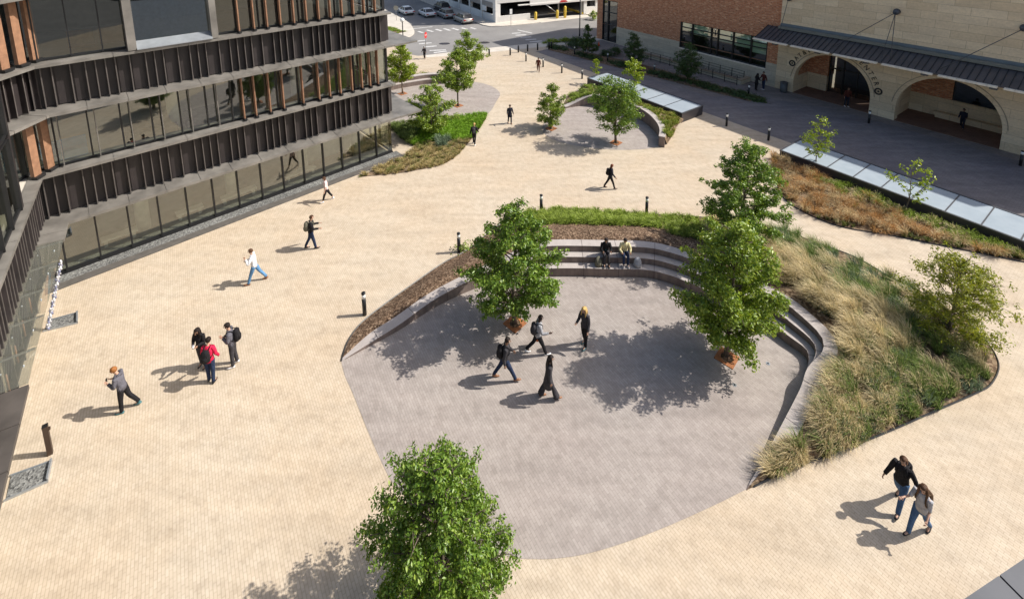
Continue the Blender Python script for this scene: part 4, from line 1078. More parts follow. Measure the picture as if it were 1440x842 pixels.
# ================================================================== TREES
def leaf_mesh(name, C, N, size, parent, mat, seed, asp=.5, fold=.25):
    """C: leaf centres (n,3) local, N: leaf normals; every leaf a folded rhombus"""
    r = np.random.default_rng(seed); n = len(C)
    N = N/np.linalg.norm(N, axis=1, keepdims=True)
    t = r.normal(size=(n, 3)); t -= N*(t*N).sum(1, keepdims=True); t /= np.linalg.norm(t, axis=1, keepdims=True)
    bt = np.cross(N, t); L = size*(.65+.7*r.random((n, 1))); W = L*asp
    P0 = C-t*L*.5; P2 = C+t*L*.5; P1 = C+bt*W*.5+N*W*fold; P3 = C-bt*W*.5+N*W*fold
    V_ = np.stack([P0, P1, P2, P3], 1).reshape(-1, 3)
    me = bpy.data.meshes.new(name); me.vertices.add(4*n); me.vertices.foreach_set('co', V_.astype(np.float32).ravel())
    me.loops.add(6*n); me.polygons.add(2*n)
    base = np.arange(n)[:, None]*4; idx = np.concatenate([base+[[0, 1, 2]], base+[[0, 2, 3]]], 1).reshape(-1)
    me.loops.foreach_set('vertex_index', idx.astype(np.int32)); me.polygons.foreach_set('loop_start', (np.arange(2*n)*3).astype(np.int32))
    at_ = me.attributes.new('rnd', 'FLOAT', 'POINT'); v = np.repeat(np.clip(r.normal(.5, .22, n), 0, 1), 4); at_.data.foreach_set('value', v.astype(np.float32))
    me.update(calc_edges=True); me.materials.append(MATS[mat])
    o = bpy.data.objects.new(name, me); COL.objects.link(o); o.parent = parent; return o

def prof_ovate(f): return math.sin(PI*min(max(f, 0), 1)**.75)**.8
def prof_cone(f): return (1-f)**.75*min(1, (f+.04)/.16)**.6
def prof_dome(f): return math.sqrt(max(0, 1-(max(f-.35, 0)/.65)**2))*min(1, (f+.1)/.3)
def prof_round(f): return math.sqrt(max(0.02, 1-(2*f-1)**2))

def tree(px, label, h, r, z0, nleaf, size, mat, prof=prof_ovate, nlimb=24, seed=1, trunk_r=.07, bark='bark', group=None, clump=.34, lean=(0, 0), drop=.12, name='tree', stems=1, shift=(0, 0), asp=.5, z=0., dens=.55, up=.5):
    r_ = random.Random(seed); rn = np.random.default_rng(seed)
    p = at(*px, z); t = thing(name, (p.x, p.y, z), label, 'tree', group)
    tb = MB(); cl = []
    for st in range(stems):
        off = (r_.uniform(-.12, .12), r_.uniform(-.12, .12)) if stems > 1 else (0, 0)
        tp = []; wob = (r_.uniform(-.1, .1), r_.uniform(-.1, .1)); nn = 9
        for i in range(nn):
            f = i/(nn-1); tp.append(Vector((off[0]*(1+f*4)+lean[0]*f+wob[0]*math.sin(f*5)+shift[0]*f, off[1]*(1+f*4)+lean[1]*f+wob[1]*math.sin(f*4+1)+shift[1]*f, -.05+f*(h*.93+.05))))
        tb.tube(tp, [trunk_r*(1.25 if i == 0 else 1)*(1-.86*(i/(nn-1))) for i in range(nn)], 8)
        def on(zz):
            f = max(0, min(1, (zz+.05)/(h*.93+.05)))*(nn-1); i = min(int(f), nn-2); return tp[i].lerp(tp[i+1], f-i)
        m = nlimb//stems
        for k in range(m):
            f = ((k+.5+r_.uniform(-.4, .4))/m); f = max(0.02, min(.97, f))
            if r_.random() < drop: continue
            ang = k*2.399963+r_.uniform(-.5, .5); R_ = r*prof(f)*r_.uniform(.68, 1.0)
            ztip = z0+f*(h-z0); zb = max(z0*.55, ztip-R_*up*r_.uniform(.7, 1.2)-.1); a = on(zb)
            b_ = on(ztip); b_ = Vector((b_.x+math.cos(ang)*R_, b_.y+math.sin(ang)*R_, ztip+r_.uniform(-.12, .15)))
            mid = a.lerp(b_, .5)+Vector((r_.uniform(-.1, .1), r_.uniform(-.1, .1), r_.uniform(0, .16)*R_))
            pts = [a, a.lerp(mid, .5), mid, mid.lerp(b_, .55)+Vector((0, 0, .03)), b_]
            tb.tube(pts, [trunk_r*.38, trunk_r*.3, trunk_r*.22, trunk_r*.14, .005], 5, cap=False)
            L = (b_-a).length; nc = max(2, int(L/clump*1.7))
            for j in range(nc):
                u = .28+.72*(j+.5)/nc; q = a.lerp(mid, u*2) if u < .5 else mid.lerp(b_, u*2-1)
                sp = clump*(.55+.5*u)
                cl.append((q+Vector((r_.uniform(-1, 1), r_.uniform(-1, 1), r_.uniform(-.6, .6)))*sp*.7, sp*r_.uniform(.5, 1.1)))
                if j % 2 == 0:
                    e = Vector((r_.gauss(0, 1), r_.gauss(0, 1), r_.gauss(.1, .5))); e = q+e.normalized()*sp*r_.uniform(.6, 1.1); tb.tube([q, q.lerp(e, .6)+Vector((0, 0, .02)), e], [.012, .008, .003], 4, cap=False); cl.append((e, sp*r_.uniform(.4, .8)))
        cl.append((on(h*.95)+Vector((0, 0, .05)), clump*.7)); cl.append((on(h*.88), clump*.8))
    tb.build('trunk', bark, t, local=True)
    wts = np.array([c[1]**2 for c in cl]); wts /= wts.sum(); cnt = rn.multinomial(nleaf, wts); Cs, Ns = [], []
    for (c, s), n in zip(cl, cnt):
        if n == 0: continue
        d = rn.normal(size=(n, 3)); d /= np.linalg.norm(d, axis=1, keepdims=True); rad = s*rn.random((n, 1))**dens
        q = d*rad*np.array([1, 1, .72])+np.array(c); Cs.append(q)
        nr = d*.65+rn.normal(size=(n, 3))*.6+np.array([0, 0, .42]); Ns.append(nr)
    Cs = np.concatenate(Cs); Ns = np.concatenate(Ns); k = Cs[:, 2] > max(.08, z0*.35)
    leaf_mesh('crown', Cs[k], Ns[k], size, t, mat, seed+9, asp)
    return t

G_ = 'trees growing in the plaza'
tree((724, 455), 'bushy green tree in an orange square grate on the left of the grey court', 5.4, 2.2, .85, 24000, .125, 'leaf_green', prof=lambda f: prof_ovate(f*.93+.06), nlimb=72, seed=3, trunk_r=.085, group=G_, clump=.33, drop=.12, dens=.6)
tree((1022, 501), 'dense green tree in an orange square grate on the right of the grey court', 5.75, 2.15, 1.0, 29000, .12, 'leaf_fresh', prof=lambda f: prof_ovate(f*.93+.06), nlimb=84, seed=5, trunk_r=.09, group=G_, clump=.34, drop=.07, dens=.6)
tree((1041, 352), 'dark airy oak on the mulch berm behind the dense green tree', 5.6, 2.1, .7, 22000, .12, 'leaf_green', prof=lambda f: prof_ovate(f*.9+.08)*.95+.05, nlimb=64, seed=8, trunk_r=.08, group=G_, clump=.30, drop=.14, dens=.6, z=.5, up=.15)
tree((1333, 482), 'olive green see-through shrub like tree at the right end of the tall grass bed', 3.9, 1.7, .45, 15000, .10, 'leaf_olive', prof=prof_dome, nlimb=64, seed=12, trunk_r=.06, group=G_, clump=.36, drop=.05, dens=.8, asp=.4)
tree((622, 866), 'large leafy green tree at the bottom edge of the photo', 4.5, 1.75, .5, 42000, .085, 'leaf_green', prof=lambda f: prof_ovate(f*.93+.03), nlimb=110, seed=15, trunk_r=.09, group=G_, clump=.27, drop=.08, dens=.65)
tree((775, 181), 'small round green tree in an orange grate left of the curved wall court', 3.75, 1.4, .45, 9000, .115, 'leaf_fresh', prof=lambda f: prof_ovate(f*.95+.04), nlimb=50, seed=18, trunk_r=.06, group=G_, clump=.28, drop=.05)
tree((866, 201), 'irregular dark green tree in the far round court before the raised skylight', 5.1, 2.15, 1.1, 12500, .14, 'leaf_green', prof=prof_round, nlimb=40, seed=21, trunk_r=.09, group=G_, clump=.42, drop=.2)
tree((838, 118), 'thin young lime green tree left of the raised skylight', 2.6, .62, 1.1, 420, .16, 'leaf_lime', nlimb=12, seed=24, trunk_r=.025, group=G_, clump=.22, drop=.1)
tree((891, 137), 'young lime green tree rising behind the irregular dark tree at the raised skylight', 3.7, 1.15, 1.4, 1300, .19, 'leaf_lime', prof=prof_round, nlimb=20, seed=27, trunk_r=.04, group=G_, clump=.3, drop=.1)
tree((644, 149), 'slender green tree in the far left court with a visible dark trunk', 5.15, 2.0, 1.7, 9500, .165, 'leaf_fresh', nlimb=38, seed=30, trunk_r=.08, group=G_, clump=.42)
tree((659, 106), 'green tree by the street corner behind the slender court tree', 4.9, 1.95, 1.0, 8000, .165, 'leaf_fresh', prof=prof_ovate, nlimb=36, seed=33, trunk_r=.08, group=G_, clump=.42)
tree((566, 132), 'bright lime tree right beside the far corner of the dark office building', 5.0, 1.75, 1.3, 8000, .165, 'leaf_lime', nlimb=40, seed=36, trunk_r=.08, bark='bark_pale', group=G_, clump=.4)
tree((607, 190), 'spreading multi-stemmed green tree in the planted bed by the office corner', 4.2, 2.0, .4, 9500, .15, 'leaf_fresh', prof=prof_ovate, nlimb=48, seed=39, trunk_r=.055, group=G_, clump=.36, stems=3)
GH = 'trees in the shaded strip by the brick hall'
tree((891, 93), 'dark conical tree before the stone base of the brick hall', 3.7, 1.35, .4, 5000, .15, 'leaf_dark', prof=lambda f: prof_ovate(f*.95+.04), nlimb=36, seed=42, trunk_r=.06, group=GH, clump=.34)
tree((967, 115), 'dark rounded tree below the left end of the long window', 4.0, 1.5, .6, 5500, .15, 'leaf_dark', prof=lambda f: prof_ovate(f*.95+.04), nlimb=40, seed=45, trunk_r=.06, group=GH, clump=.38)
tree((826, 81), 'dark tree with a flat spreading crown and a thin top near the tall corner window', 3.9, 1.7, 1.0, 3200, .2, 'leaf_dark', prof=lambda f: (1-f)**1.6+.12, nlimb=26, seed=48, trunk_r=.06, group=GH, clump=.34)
tree((1147, 239), 'young lime tree with few leaves at the left end of the orange grass bed', 3.6, 1.0, 1.1, 900, .15, 'leaf_lime', prof=prof_ovate, nlimb=26, seed=51, trunk_r=.04, group=G_, clump=.26, drop=.15)
tree((1270, 297), 'thin half bare young tree in the middle of the orange grass bed', 3.1, 1.25, .9, 380, .17, 'leaf_lime', prof=prof_round, nlimb=18, seed=54, trunk_r=.035, group=G_, clump=.22, drop=.25, lean=(.35, 0))
# bare twigs of the half bare tree
# orange tree grates
def grate(px, label, w_=.35, rot=.8):
    p = at(*px); t = thing('tree_grate', (p.x, p.y, 0), label, 'tree grate', 'orange steel tree grates', rot)
    b = MB(); n = 24; ri = w_*.64
    def sq(a):
        c, s = math.cos(a), math.sin(a); k = w_/max(abs(c), abs(s)); return (c*k, s*k)
    for i in range(n):
        a0, a1 = 2*PI*i/n, 2*PI*(i+1)/n; o0, o1 = sq(a0), sq(a1); i0, i1 = (ri*math.cos(a0), ri*math.sin(a0)), (ri*math.cos(a1), ri*math.sin(a1))
        lo = [i0, o0, o1, i1]; b.hexa([(x, y, .0) for x, y in lo], [(x, y, .03) for x, y in lo])
    b.build('plate', 'rust_steel', t, local=True)
    s = MB(); s.loft([(0, 0, .012, ri-.005, ri-.005), (0, 0, .016, ri-.01, ri-.01)], 20, False); s.build('soil_ring', 'mulch', t, local=True)
grate((724, 455), 'orange square steel tree grate under the bushy tree left in the grey court')
grate((1022, 503), 'orange square steel tree grate under the dense tree right in the grey court')
grate((775, 181), 'orange steel tree grate under the small round tree', .36)
grate((866, 201), 'rusty steel tree grate under the irregular tree in the round court', .36)
grate((644, 149), 'rusty steel tree grate under the slender tree of the far left court', .36)
grate((566, 132), 'orange steel tree grate under the lime tree by the office corner', .36)

# ================================================================== GRASSES AND SHRUBS
def grass(name, tufts, seed, kind='stuff', parent=None):
    """tufts: (x, y, z, height, spread, blades, width, base colour, tip colour, lean vector)"""
    r = np.random.default_rng(seed); VV, CC, nb = [], [], 0; FF = []
    for (x, y, z, h, sp, n, wd, c0, c1, ln) in tufts:
        az = r.random(n)*2*PI; rr = sp*.22*np.sqrt(r.random(n)); bx, by = x+np.cos(az)*rr, y+np.sin(az)*rr
        out = (r.random(n)**.7)*sp; hh = h*(.55+.6*r.random(n)); dx, dy = np.cos(az)*out+ln[0]*hh, np.sin(az)*out+ln[1]*hh
        sx, sy = -np.sin(az), np.cos(az)
        sw = r.random(n)*PI; sx, sy = np.cos(sw), np.sin(sw)
        col0 = np.array(c0)*(.75+.5*r.random((n, 1))); col1 = np.array(c1)*(.75+.5*r.random((n, 1)))
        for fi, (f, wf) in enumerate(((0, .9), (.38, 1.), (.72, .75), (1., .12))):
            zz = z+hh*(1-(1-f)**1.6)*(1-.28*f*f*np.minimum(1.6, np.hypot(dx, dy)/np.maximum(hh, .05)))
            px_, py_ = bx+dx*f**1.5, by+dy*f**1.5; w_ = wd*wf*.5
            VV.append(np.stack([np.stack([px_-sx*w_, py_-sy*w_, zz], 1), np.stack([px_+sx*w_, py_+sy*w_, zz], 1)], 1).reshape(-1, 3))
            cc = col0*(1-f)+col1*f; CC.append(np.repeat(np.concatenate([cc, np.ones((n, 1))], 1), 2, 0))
        k = np.arange(n)*2; s = nb
        for fi in range(3):
            a = s+fi*2*n+k; c = s+(fi+1)*2*n+k; FF.append(np.stack([a, a+1, c+1, c], 1))
        nb += 8*n
    V_ = np.concatenate(VV); F_ = np.concatenate(FF); C_ = np.concatenate(CC); m = len(F_)
    me = bpy.data.meshes.new(name); me.vertices.add(len(V_)); me.vertices.foreach_set('co', V_.astype(np.float32).ravel())
    me.loops.add(4*m); me.polygons.add(m); me.loops.foreach_set('vertex_index', F_.astype(np.int32).ravel()); me.polygons.foreach_set('loop_start', (np.arange(m)*4).astype(np.int32))
    a = me.attributes.new('col', 'FLOAT_COLOR', 'POINT'); a.data.foreach_set('color', C_.astype(np.float32).ravel())
    me.update(calc_edges=True); me.materials.append(MATS['grass_blades'])
    o = bpy.data.objects.new(name, me); COL.objects.link(o)
    if parent is not None: o.parent = parent
    if kind: o['kind'] = kind
    return o
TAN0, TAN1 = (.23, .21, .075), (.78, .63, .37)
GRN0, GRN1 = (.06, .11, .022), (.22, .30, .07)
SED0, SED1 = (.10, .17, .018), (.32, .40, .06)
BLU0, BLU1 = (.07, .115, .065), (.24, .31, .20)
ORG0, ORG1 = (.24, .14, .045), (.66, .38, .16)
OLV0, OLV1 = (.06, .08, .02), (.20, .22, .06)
def cj(c, a=.15): f = 1+random.uniform(-a, a); return tuple(x*f for x in c)
# main bed: sedges behind the bench, then tall tan grasses, green grasses at the outer tip
T1, T2, T3 = [], [], []
for i in range(2600):
    k = random.uniform(0, 149); ki = int(k); t = random.random(); p = bed_point(ki, t); q = bed_point(min(ki+1, 149), t); p = p.lerp(q, k-ki)
    px_w = (outer_top[ki]-bo[mid[ki]]).length
    if ki < 44: continue
    if ki < 97:
        lo = .40 if ki < 84 else .28
        if t > lo and t < .97 and len(T1) < 620: T1.append((p.x, p.y, p.z, random.uniform(.26, .42), .34, 56, .024, cj(SED0), cj(SED1, .3), (-.35, -.15)))
for i in range(5200):
    k = random.uniform(94, 149); ki = int(k); t = random.random()**.9; p = bed_point(ki, t).lerp(bed_point(min(ki+1, 149), t), k-ki)
    W_ = (outer_top[ki]-bo[mid[ki]]).length
    if random.random() > W_/6.5+(.25 if ki > 130 else 0) or t*W_ < (.45 if ki < 122 else .52) or t > .97: continue
    if ki < 99 and t < .3: continue
    # zones by distance to the bench
    dist = t*W_
    if .5+.5*math.sin(p.x*2.1+1.3*math.sin(p.y*1.7))*math.sin(p.y*2.4) < .14: continue
    tan = dist < 2.7+random.gauss(0, .6)+.5*math.sin(k*.55) and random.random() < .66
    if ki > 134: tan = random.random() < .55
    if tan and t > .06:
        if len(T2) < 460: T2.append((p.x, p.y, p.z, random.uniform(.5, 1.0)*(1 if ki < 120 else .62), .44, 95, .0105, cj(TAN0), cj(TAN1, .28), (random.uniform(-.62, -.2), random.uniform(.0, .5))))
    else:
        if t > .90 and random.random() < .6: continue
        if len(T3) < 640:
            c = random.random()
            if c < .55: T3.append((p.x, p.y, p.z, random.uniform(.4, .75), .42, 80, .012, cj(GRN0), cj(GRN1, .3), (random.uniform(-.5, -.1), random.uniform(.05, .35))))
            elif c < .8: T3.append((p.x, p.y, p.z, random.uniform(.35, .6), .4, 66, .013, cj(BLU0), cj(BLU1, .2), (-.2, .2)))
            else: T3.append((p.x, p.y, p.z, random.uniform(.45, .8), .4, 70, .012, cj(OLV0), cj(TAN1, .2), (-.4, .3)))
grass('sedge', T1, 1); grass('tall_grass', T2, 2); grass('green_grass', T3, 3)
# a few wiry tufts along the mulch end of the bench on the far left
sh = MB()
# orange grass bed by the long skylight
T4, T5 = [], []
b4 = [(p[0], p[1]) for p in bed4]
xs = [p[0] for p in b4]; ys = [p[1] for p in b4]; cnt = 0
skn = (o1+o1b)/2
while cnt < 900:
    x, y = random.uniform(min(xs), max(xs)), random.uniform(min(ys), max(ys)); cnt += .35
    if not inpoly((x, y), b4): continue
    q = Vector((x, y, 0))-FR.P; s, o = q.dot(FR.u), q.dot(FR.n); dd = o-skn           # distance from the skylight
    if dd < .25 or .5+.5*math.sin(x*3.1+math.sin(y*2.3))*math.sin(y*2.9) < .12: continue
    cnt += .65; along = s1a-s
    edge = not all(inpoly((x+.35*math.cos(a), y+.35*math.sin(a)), b4) for a in (0, 1.57, 3.14, 4.71))
    green = dd < 1.6+random.gauss(0, .45) and along > 2.8+random.gauss(0, .5)
    if along > 11: green = dd < 2.0+random.gauss(0, .35)
    if green and not edge: T5.append((x, y, .03, random.uniform(.3, .5), .36, 46, .022, cj(SED0), cj(SED1 if random.random() < .75 else TAN1, .3), (-.3, -.25)))
    elif edge and random.random() < .6: T5.append((x, y, .03, random.uniform(.2, .34), .22, 34, .022, cj(OLV0), cj(OLV1, .3), (-.2, -.1)))
    else:
        c = ORG1 if random.random() < .6 else TAN1
        T4.append((x, y, .03, random.uniform(.34, .66), .44, 80, .012, cj(ORG0), cj(c, .25), (random.uniform(-.5, -.1), random.uniform(-.5, .1))))
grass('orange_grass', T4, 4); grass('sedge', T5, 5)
# bed of the round court
T6 = []
for i in range(260):
    k = random.uniform(2, 41); ki = int(k); t = random.uniform(.05, 5.6); j = int(t); p = g2[ki][j].lerp(g2[ki][j+1], t-j).lerp(g2[ki+1][j], k-ki)
    c = SED1 if ki < 14 or random.random() < .35 else (.34, .30, .06)
    T6.append((p.x, p.y, p.z, random.uniform(.2, .36), .34, 42, .028, cj(SED0), cj(c, .25), (-.15, -.1)))
grass('sedge', T6, 6)
# corner bed by the left building: bright sedge lawn, straw ground cover, blue grey grasses
T7, T8, T9 = [], [], []
b3p = [(p[0], p[1]) for p in bed3]; xs = [p[0] for p in b3p]; ys = [p[1] for p in b3p]
edge_y = lambda q: None
n_ = 0
while n_ < 1150:
    x, y = random.uniform(min(xs), max(xs)), random.uniform(min(ys), max(ys))
    if not inpoly((x, y), b3p): n_ += .1; continue
    n_ += 1
    # pixel-free zoning: local coordinates of the bed
    s = (Vector((x, y, 0))-FL.P).dot(FL.u); o = (Vector((x, y, 0))-FL.P).dot(FL.n)
    dn = min((Vector((x, y, 0))-p).length for p in bed3[:46])      # distance to the curved outer edge
    if y > 34.7+.25*(x+2.7)+.25*math.sin(x*2): 
        if x > -7.4: T7.append((x, y, .03, random.uniform(.24, .4), .32, 44, .03, cj(SED0), cj((.26, .46, .03), .2), (-.1, -.1)))
        else: T9.append((x, y, .03, random.uniform(.3, .5), .4, 40, .026, cj(OLV0), cj(GRN1, .3), (-.1, 0)))
    elif dn < 1.7+.35*math.sin(s*2): T8.append((x, y, .03, random.uniform(.12, .34), .28, 40, .022, cj((.17, .14, .04)), cj((.66, .52, .25) if random.random() < .72 else (.30, .33, .10), .25), (0, 0)))
    else: T9.append((x, y, .03, random.uniform(.4, .65), .45, 48, .026, cj(BLU0), cj(BLU1, .25), (-.1, 0)))
if T7: grass('sedge_lawn', T7, 7)
if T8: grass('ground_cover', T8, 8)
if T9: grass('blue_grass', T9, 9)
T10 = []
for i in range(70):
    t = random.random(); p = lw2[int(t*3.99)].lerp(lw2[(int(t*3.99)+1) % 5], random.random()).lerp(Vector((*at(538, 39).xy, 0)), random.random()*.8)
    T10.append((p.x, p.y, 0, .2, .5, 40, .06, cj(SED0), cj(SED1), (0, 0)))
grass('verge_grass', T10, 10)

def shrub(px, label, rx, ry, h, n, size, mat, seed, group=None, name='shrub', z=0., rot=0.):
    """leafy low shrub or hedge: leaves through a rounded volume on a few stems"""
    p = at(*px) if isinstance(px, tuple) else px; t = thing(name, (p.x, p.y, z), label, 'hedge' if name == 'hedge' else 'shrub', group, rot)
    rn = np.random.default_rng(seed); r_ = random.Random(seed); tb = MB()
    for k in range(max(5, int(rx*4))):
        a = r_.uniform(0, 2*PI); e = Vector((math.cos(a)*rx*r_.uniform(.2, .8), math.sin(a)*ry*r_.uniform(.2, .8), h*.75)); b0 = Vector((e.x*.6, e.y*.5, -.03)); tb.tube([b0, b0.lerp(e, .5)+Vector((0, 0, .06)), e], [.025, .018, .006], 5, cap=False)
    tb.build('stem', 'bark', t, local=True)
    m = max(10, int(n/45)); cs = []
    for k in range(m):
        a = r_.uniform(0, 2*PI); u = math.sqrt(r_.random()); zz = r_.random(); cs.append((math.cos(a)*u*rx*(1-.25*zz*zz), math.sin(a)*u*ry*(1-.25*zz*zz), h*(.2+.75*zz)*(1-.35*u*u)))
    C = np.array(cs)[rn.integers(0, m, n)]; d = rn.normal(size=(n, 3)); C = C+d*np.array([.17, .17, .12]); C[:, 2] = np.maximum(C[:, 2], .03)
    leaf_mesh('foliage', C, d*.5+np.array([0, 0, .8]), size, t, mat, seed, .55); return t
HG = 'low hedge along the shaded drive'
hc = [at(779, 70), at(823, 82.5), at(873, 96), at(930, 110.5), at(985, 124.5), at(1040, 138)]
labs = ['low dark hedge block at the street end of the drive, beside two black posts', 'low dark hedge block by the flat crowned dark tree', 'low dark hedge block before the dark conical tree', 'low dark hedge block behind the raised skylight', 'low dark hedge block under the dark rounded tree', 'low dark hedge block at the near end, by the talking couple']
for i, (p, lb) in enumerate(zip(hc, labs)):
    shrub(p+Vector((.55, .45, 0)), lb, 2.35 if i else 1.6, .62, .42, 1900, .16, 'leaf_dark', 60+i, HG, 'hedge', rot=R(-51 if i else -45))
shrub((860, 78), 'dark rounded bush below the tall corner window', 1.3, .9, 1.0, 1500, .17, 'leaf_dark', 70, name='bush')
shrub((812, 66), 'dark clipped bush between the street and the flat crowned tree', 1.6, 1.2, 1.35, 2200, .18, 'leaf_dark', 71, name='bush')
shrub((776, 60.5), 'bright green low hedge on the street edge, nearer the black posts', 1.1, .5, .5, 900, .17, 'leaf_lime', 72, 'bright hedge on the street edge', 'hedge', rot=R(20))
shrub((796, 59), 'bright green low hedge on the street edge, nearer the tall lamp pole', 1.1, .5, .5, 900, .17, 'leaf_lime', 73, 'bright hedge on the street edge', 'hedge', rot=R(20))
shrub((836, 27), 'green bush by the far white wall beside the brick corner', .8, .8, 1.6, 500, .25, 'leaf_fresh', 74, name='bush', z=0)
for i, (x, y, lb) in enumerate(((587, 113, 'small yellowish shrub behind the curved bench beside the lime tree'), (600, 112, 'small yellowish shrub behind the middle of the curved bench'), (617, 116, 'small green shrub at the right end of the curved bench'))):
    shrub((x, y), lb, .9, .6, .8, 700, .15, 'leaf_olive' if i < 2 else 'leaf_green', 80+i, 'shrubs behind the curved bench')
for i, (x, y, lb) in enumerate(((648, 353, 'tiny green shrub beside the bollard at the top of the mulch strip'), )):
    shrub((x+3, y-1), lb, .3, .25, .45, 160, .12, 'leaf_fresh', 90+i)
# ================================================================== STREET FURNITURE
def bollard_proto(kind):
    t = thing('bollard', (0, 0, 0), 'x', 'bollard')
    b = MB()
    if kind == 'lamp':
        b.loft([(0, 0, -.01, .085, .085), (0, 0, .80, .085, .085)], 14); b.build('post', 'bollard_black', t, local=True)
        b = MB(); b.loft([(0, 0, .80, .078, .078), (0, 0, 1.0, .078, .078)], 14); b.build('lens', 'lamp_lens', t, local=True)
        b = MB(); b.loft([(0, 0, 1.0, .088, .088), (0, 0, 1.06, .088, .088), (0, 0, 1.075, .06, .06)], 14); b.build('cap', 'bollard_black', t, local=True)
    else:
        b.loft([(0, 0, -.01, .10, .10), (0, 0, .86, .10, .10), (0, 0, .89, .07, .07)], 14); b.build('post', 'bollard_black', t, local=True)
        b = MB(); b.loft([(0, 0, .70, .104, .104), (0, 0, .76, .104, .104)], 14); b.build('collar', 'roof_slab', t, local=True)
    return t
BL = [('lamp', (513, 442.5), 'black bollard light beside the mulch strip, nearest the camera'),
      ('lamp', (645.5, 354.5), 'black bollard light at the top of the mulch strip beside the bushy tree'),
      ('lamp', (761, 298), 'black bollard light with white band behind the sedge strip, partly hidden by the bushy tree'),
      ('lamp', (909, 301.5), 'black bollard light with white band behind the middle of the sedge strip'),
      ('lamp', (1080.5, 197.5), 'black bollard light with white band left of the long skylight on the shadow edge'),
      ('lamp', (1021.5, 177.5), 'black bollard light with white band right of the raised skylight end'),
      ('lamp', (818.5, 111), 'black bollard light with white band next to the left end of the raised skylight'),
      ('lamp', (790, 103), 'black bollard light with white band second from the raised skylight on the shadow line'),
      ('lamp', (763.7, 94.5), 'black bollard light with white band right behind the person in dark red'),
      ('lamp', (739.7, 86.5), 'black bollard light with white band left of the person in dark red'),
      ('lamp', (1221.5, 173.5), 'black bollard light in shade before the stone pier between the arches'),
      ('lamp', (1434.5, 233), 'black bollard light in shade at the right edge before the last stone pier'),
      ('lamp', (854.5, 87), 'black bollard light in the shaded hedge left of the dark conical tree'),
      ('lamp', (808, 77), 'black bollard light in the shaded hedge by the clipped bush'),
      ('lamp', (920, 104), 'black bollard light in the shaded hedge behind the raised skylight'),
      ('lamp', (1052.5, 134.5), 'black bollard light at the near end of the shaded hedge, beside the couple'),
      ('post', (688, 79), 'plain black post by the street, leftmost, in the sun'),
      ('post', (717.5, 78), 'plain black post by the street at the tip of the building shadow'),
      ('post', (729, 74), 'plain black post by the street, third from the left'),
      ('post', (742, 72.5), 'plain black post by the street, fourth from the left'),
      ('post', (756, 70.8), 'plain black post by the street, fifth from the left'),
      ('post', (772, 69.2), 'plain black post of the close pair at the bright hedge, left one'),
      ('post', (775.5, 68.4), 'plain black post of the close pair at the bright hedge, right one')]
pro = {'lamp': bollard_proto('lamp'), 'post': bollard_proto('post')}; used = set()
for kd, px, lb in BL:
    o = pro[kd] if kd not in used else copy_tree(pro[kd]); used.add(kd); o.location = at(*px)
    tag(o, lb, 'bollard', 'lit bollards of the plaza' if kd == 'lamp' else 'plain posts by the street')
q = at(71, 637.5); bb_ = thing('bollard', q, 'square brown metal bollard beside the gravel basin at the lower left', 'bollard', None, R(37))
b = MB(); b.box(-.065, .065, -.065, .065, 0, 1.04); b.build('post', 'bollard_brown', bb_, local=True); b = MB(); b.box(-.07, .07, -.07, .07, 1.04, 1.06); b.build('cap', 'bollard_black', bb_, local=True)
b = MB(); b.box(.066, .11, -.04, .04, .86, .93); b.build('lock', 'bollard_brown', bb_, local=True)
for x, y, lb in ((1080, 511, 'right'), (1033, 541, 'left')):
    q = at(x, y, .006); t = thing('ground_light', q, 'small round pale ground light set in the grey paving, the %s of the two' % lb, 'ground light', 'ground lights in the grey court')
    b = MB(); b.loft([(0, 0, .0, .075, .075), (0, 0, .008, .07, .07)], 16, False); b.build('rim', 'pale_steel', t, local=True)
    b = MB(); b.loft([(0, 0, .008, .035, .035), (0, 0, .011, .035, .035)], 12, False); b.build('lens', 'bollard_black', t, local=True)
# lamps and signs by the street
q = at(567, 58); t = thing('street_lamp', q, 'short street lamp with a white globe by the far corner', 'street lamp')
b = MB(); b.loft([(0, 0, 0, .16, .16), (0, 0, .5, .13, .13), (0, 0, .55, .07, .07), (0, 0, 2.6, .06, .06), (0, 0, 2.65, .14, .14)], 10); b.build('post', 'bollard_black', t, local=True)
b = MB(); b.ball((0, 0, 2.95), .30, 14, 9); b.build('globe', 'lamp_lens', t, local=True)
q = at(815, 51); t = thing('street_lamp', q, 'tall thin black lamp pole between the street and the brick corner', 'street lamp')
b = MB(); b.loft([(0, 0, 0, .14, .14), (0, 0, .3, .09, .09), (0, 0, 5.2, .06, .06)], 10); b.build('pole', 'bollard_black', t, local=True)
b = MB(); b.loft([(0, 0, 5.2, .2, .2), (0, 0, 5.5, .26, .26), (0, 0, 5.65, .1, .1)], 12); b.build('lamp_head', 'roof_slab', t, local=True)
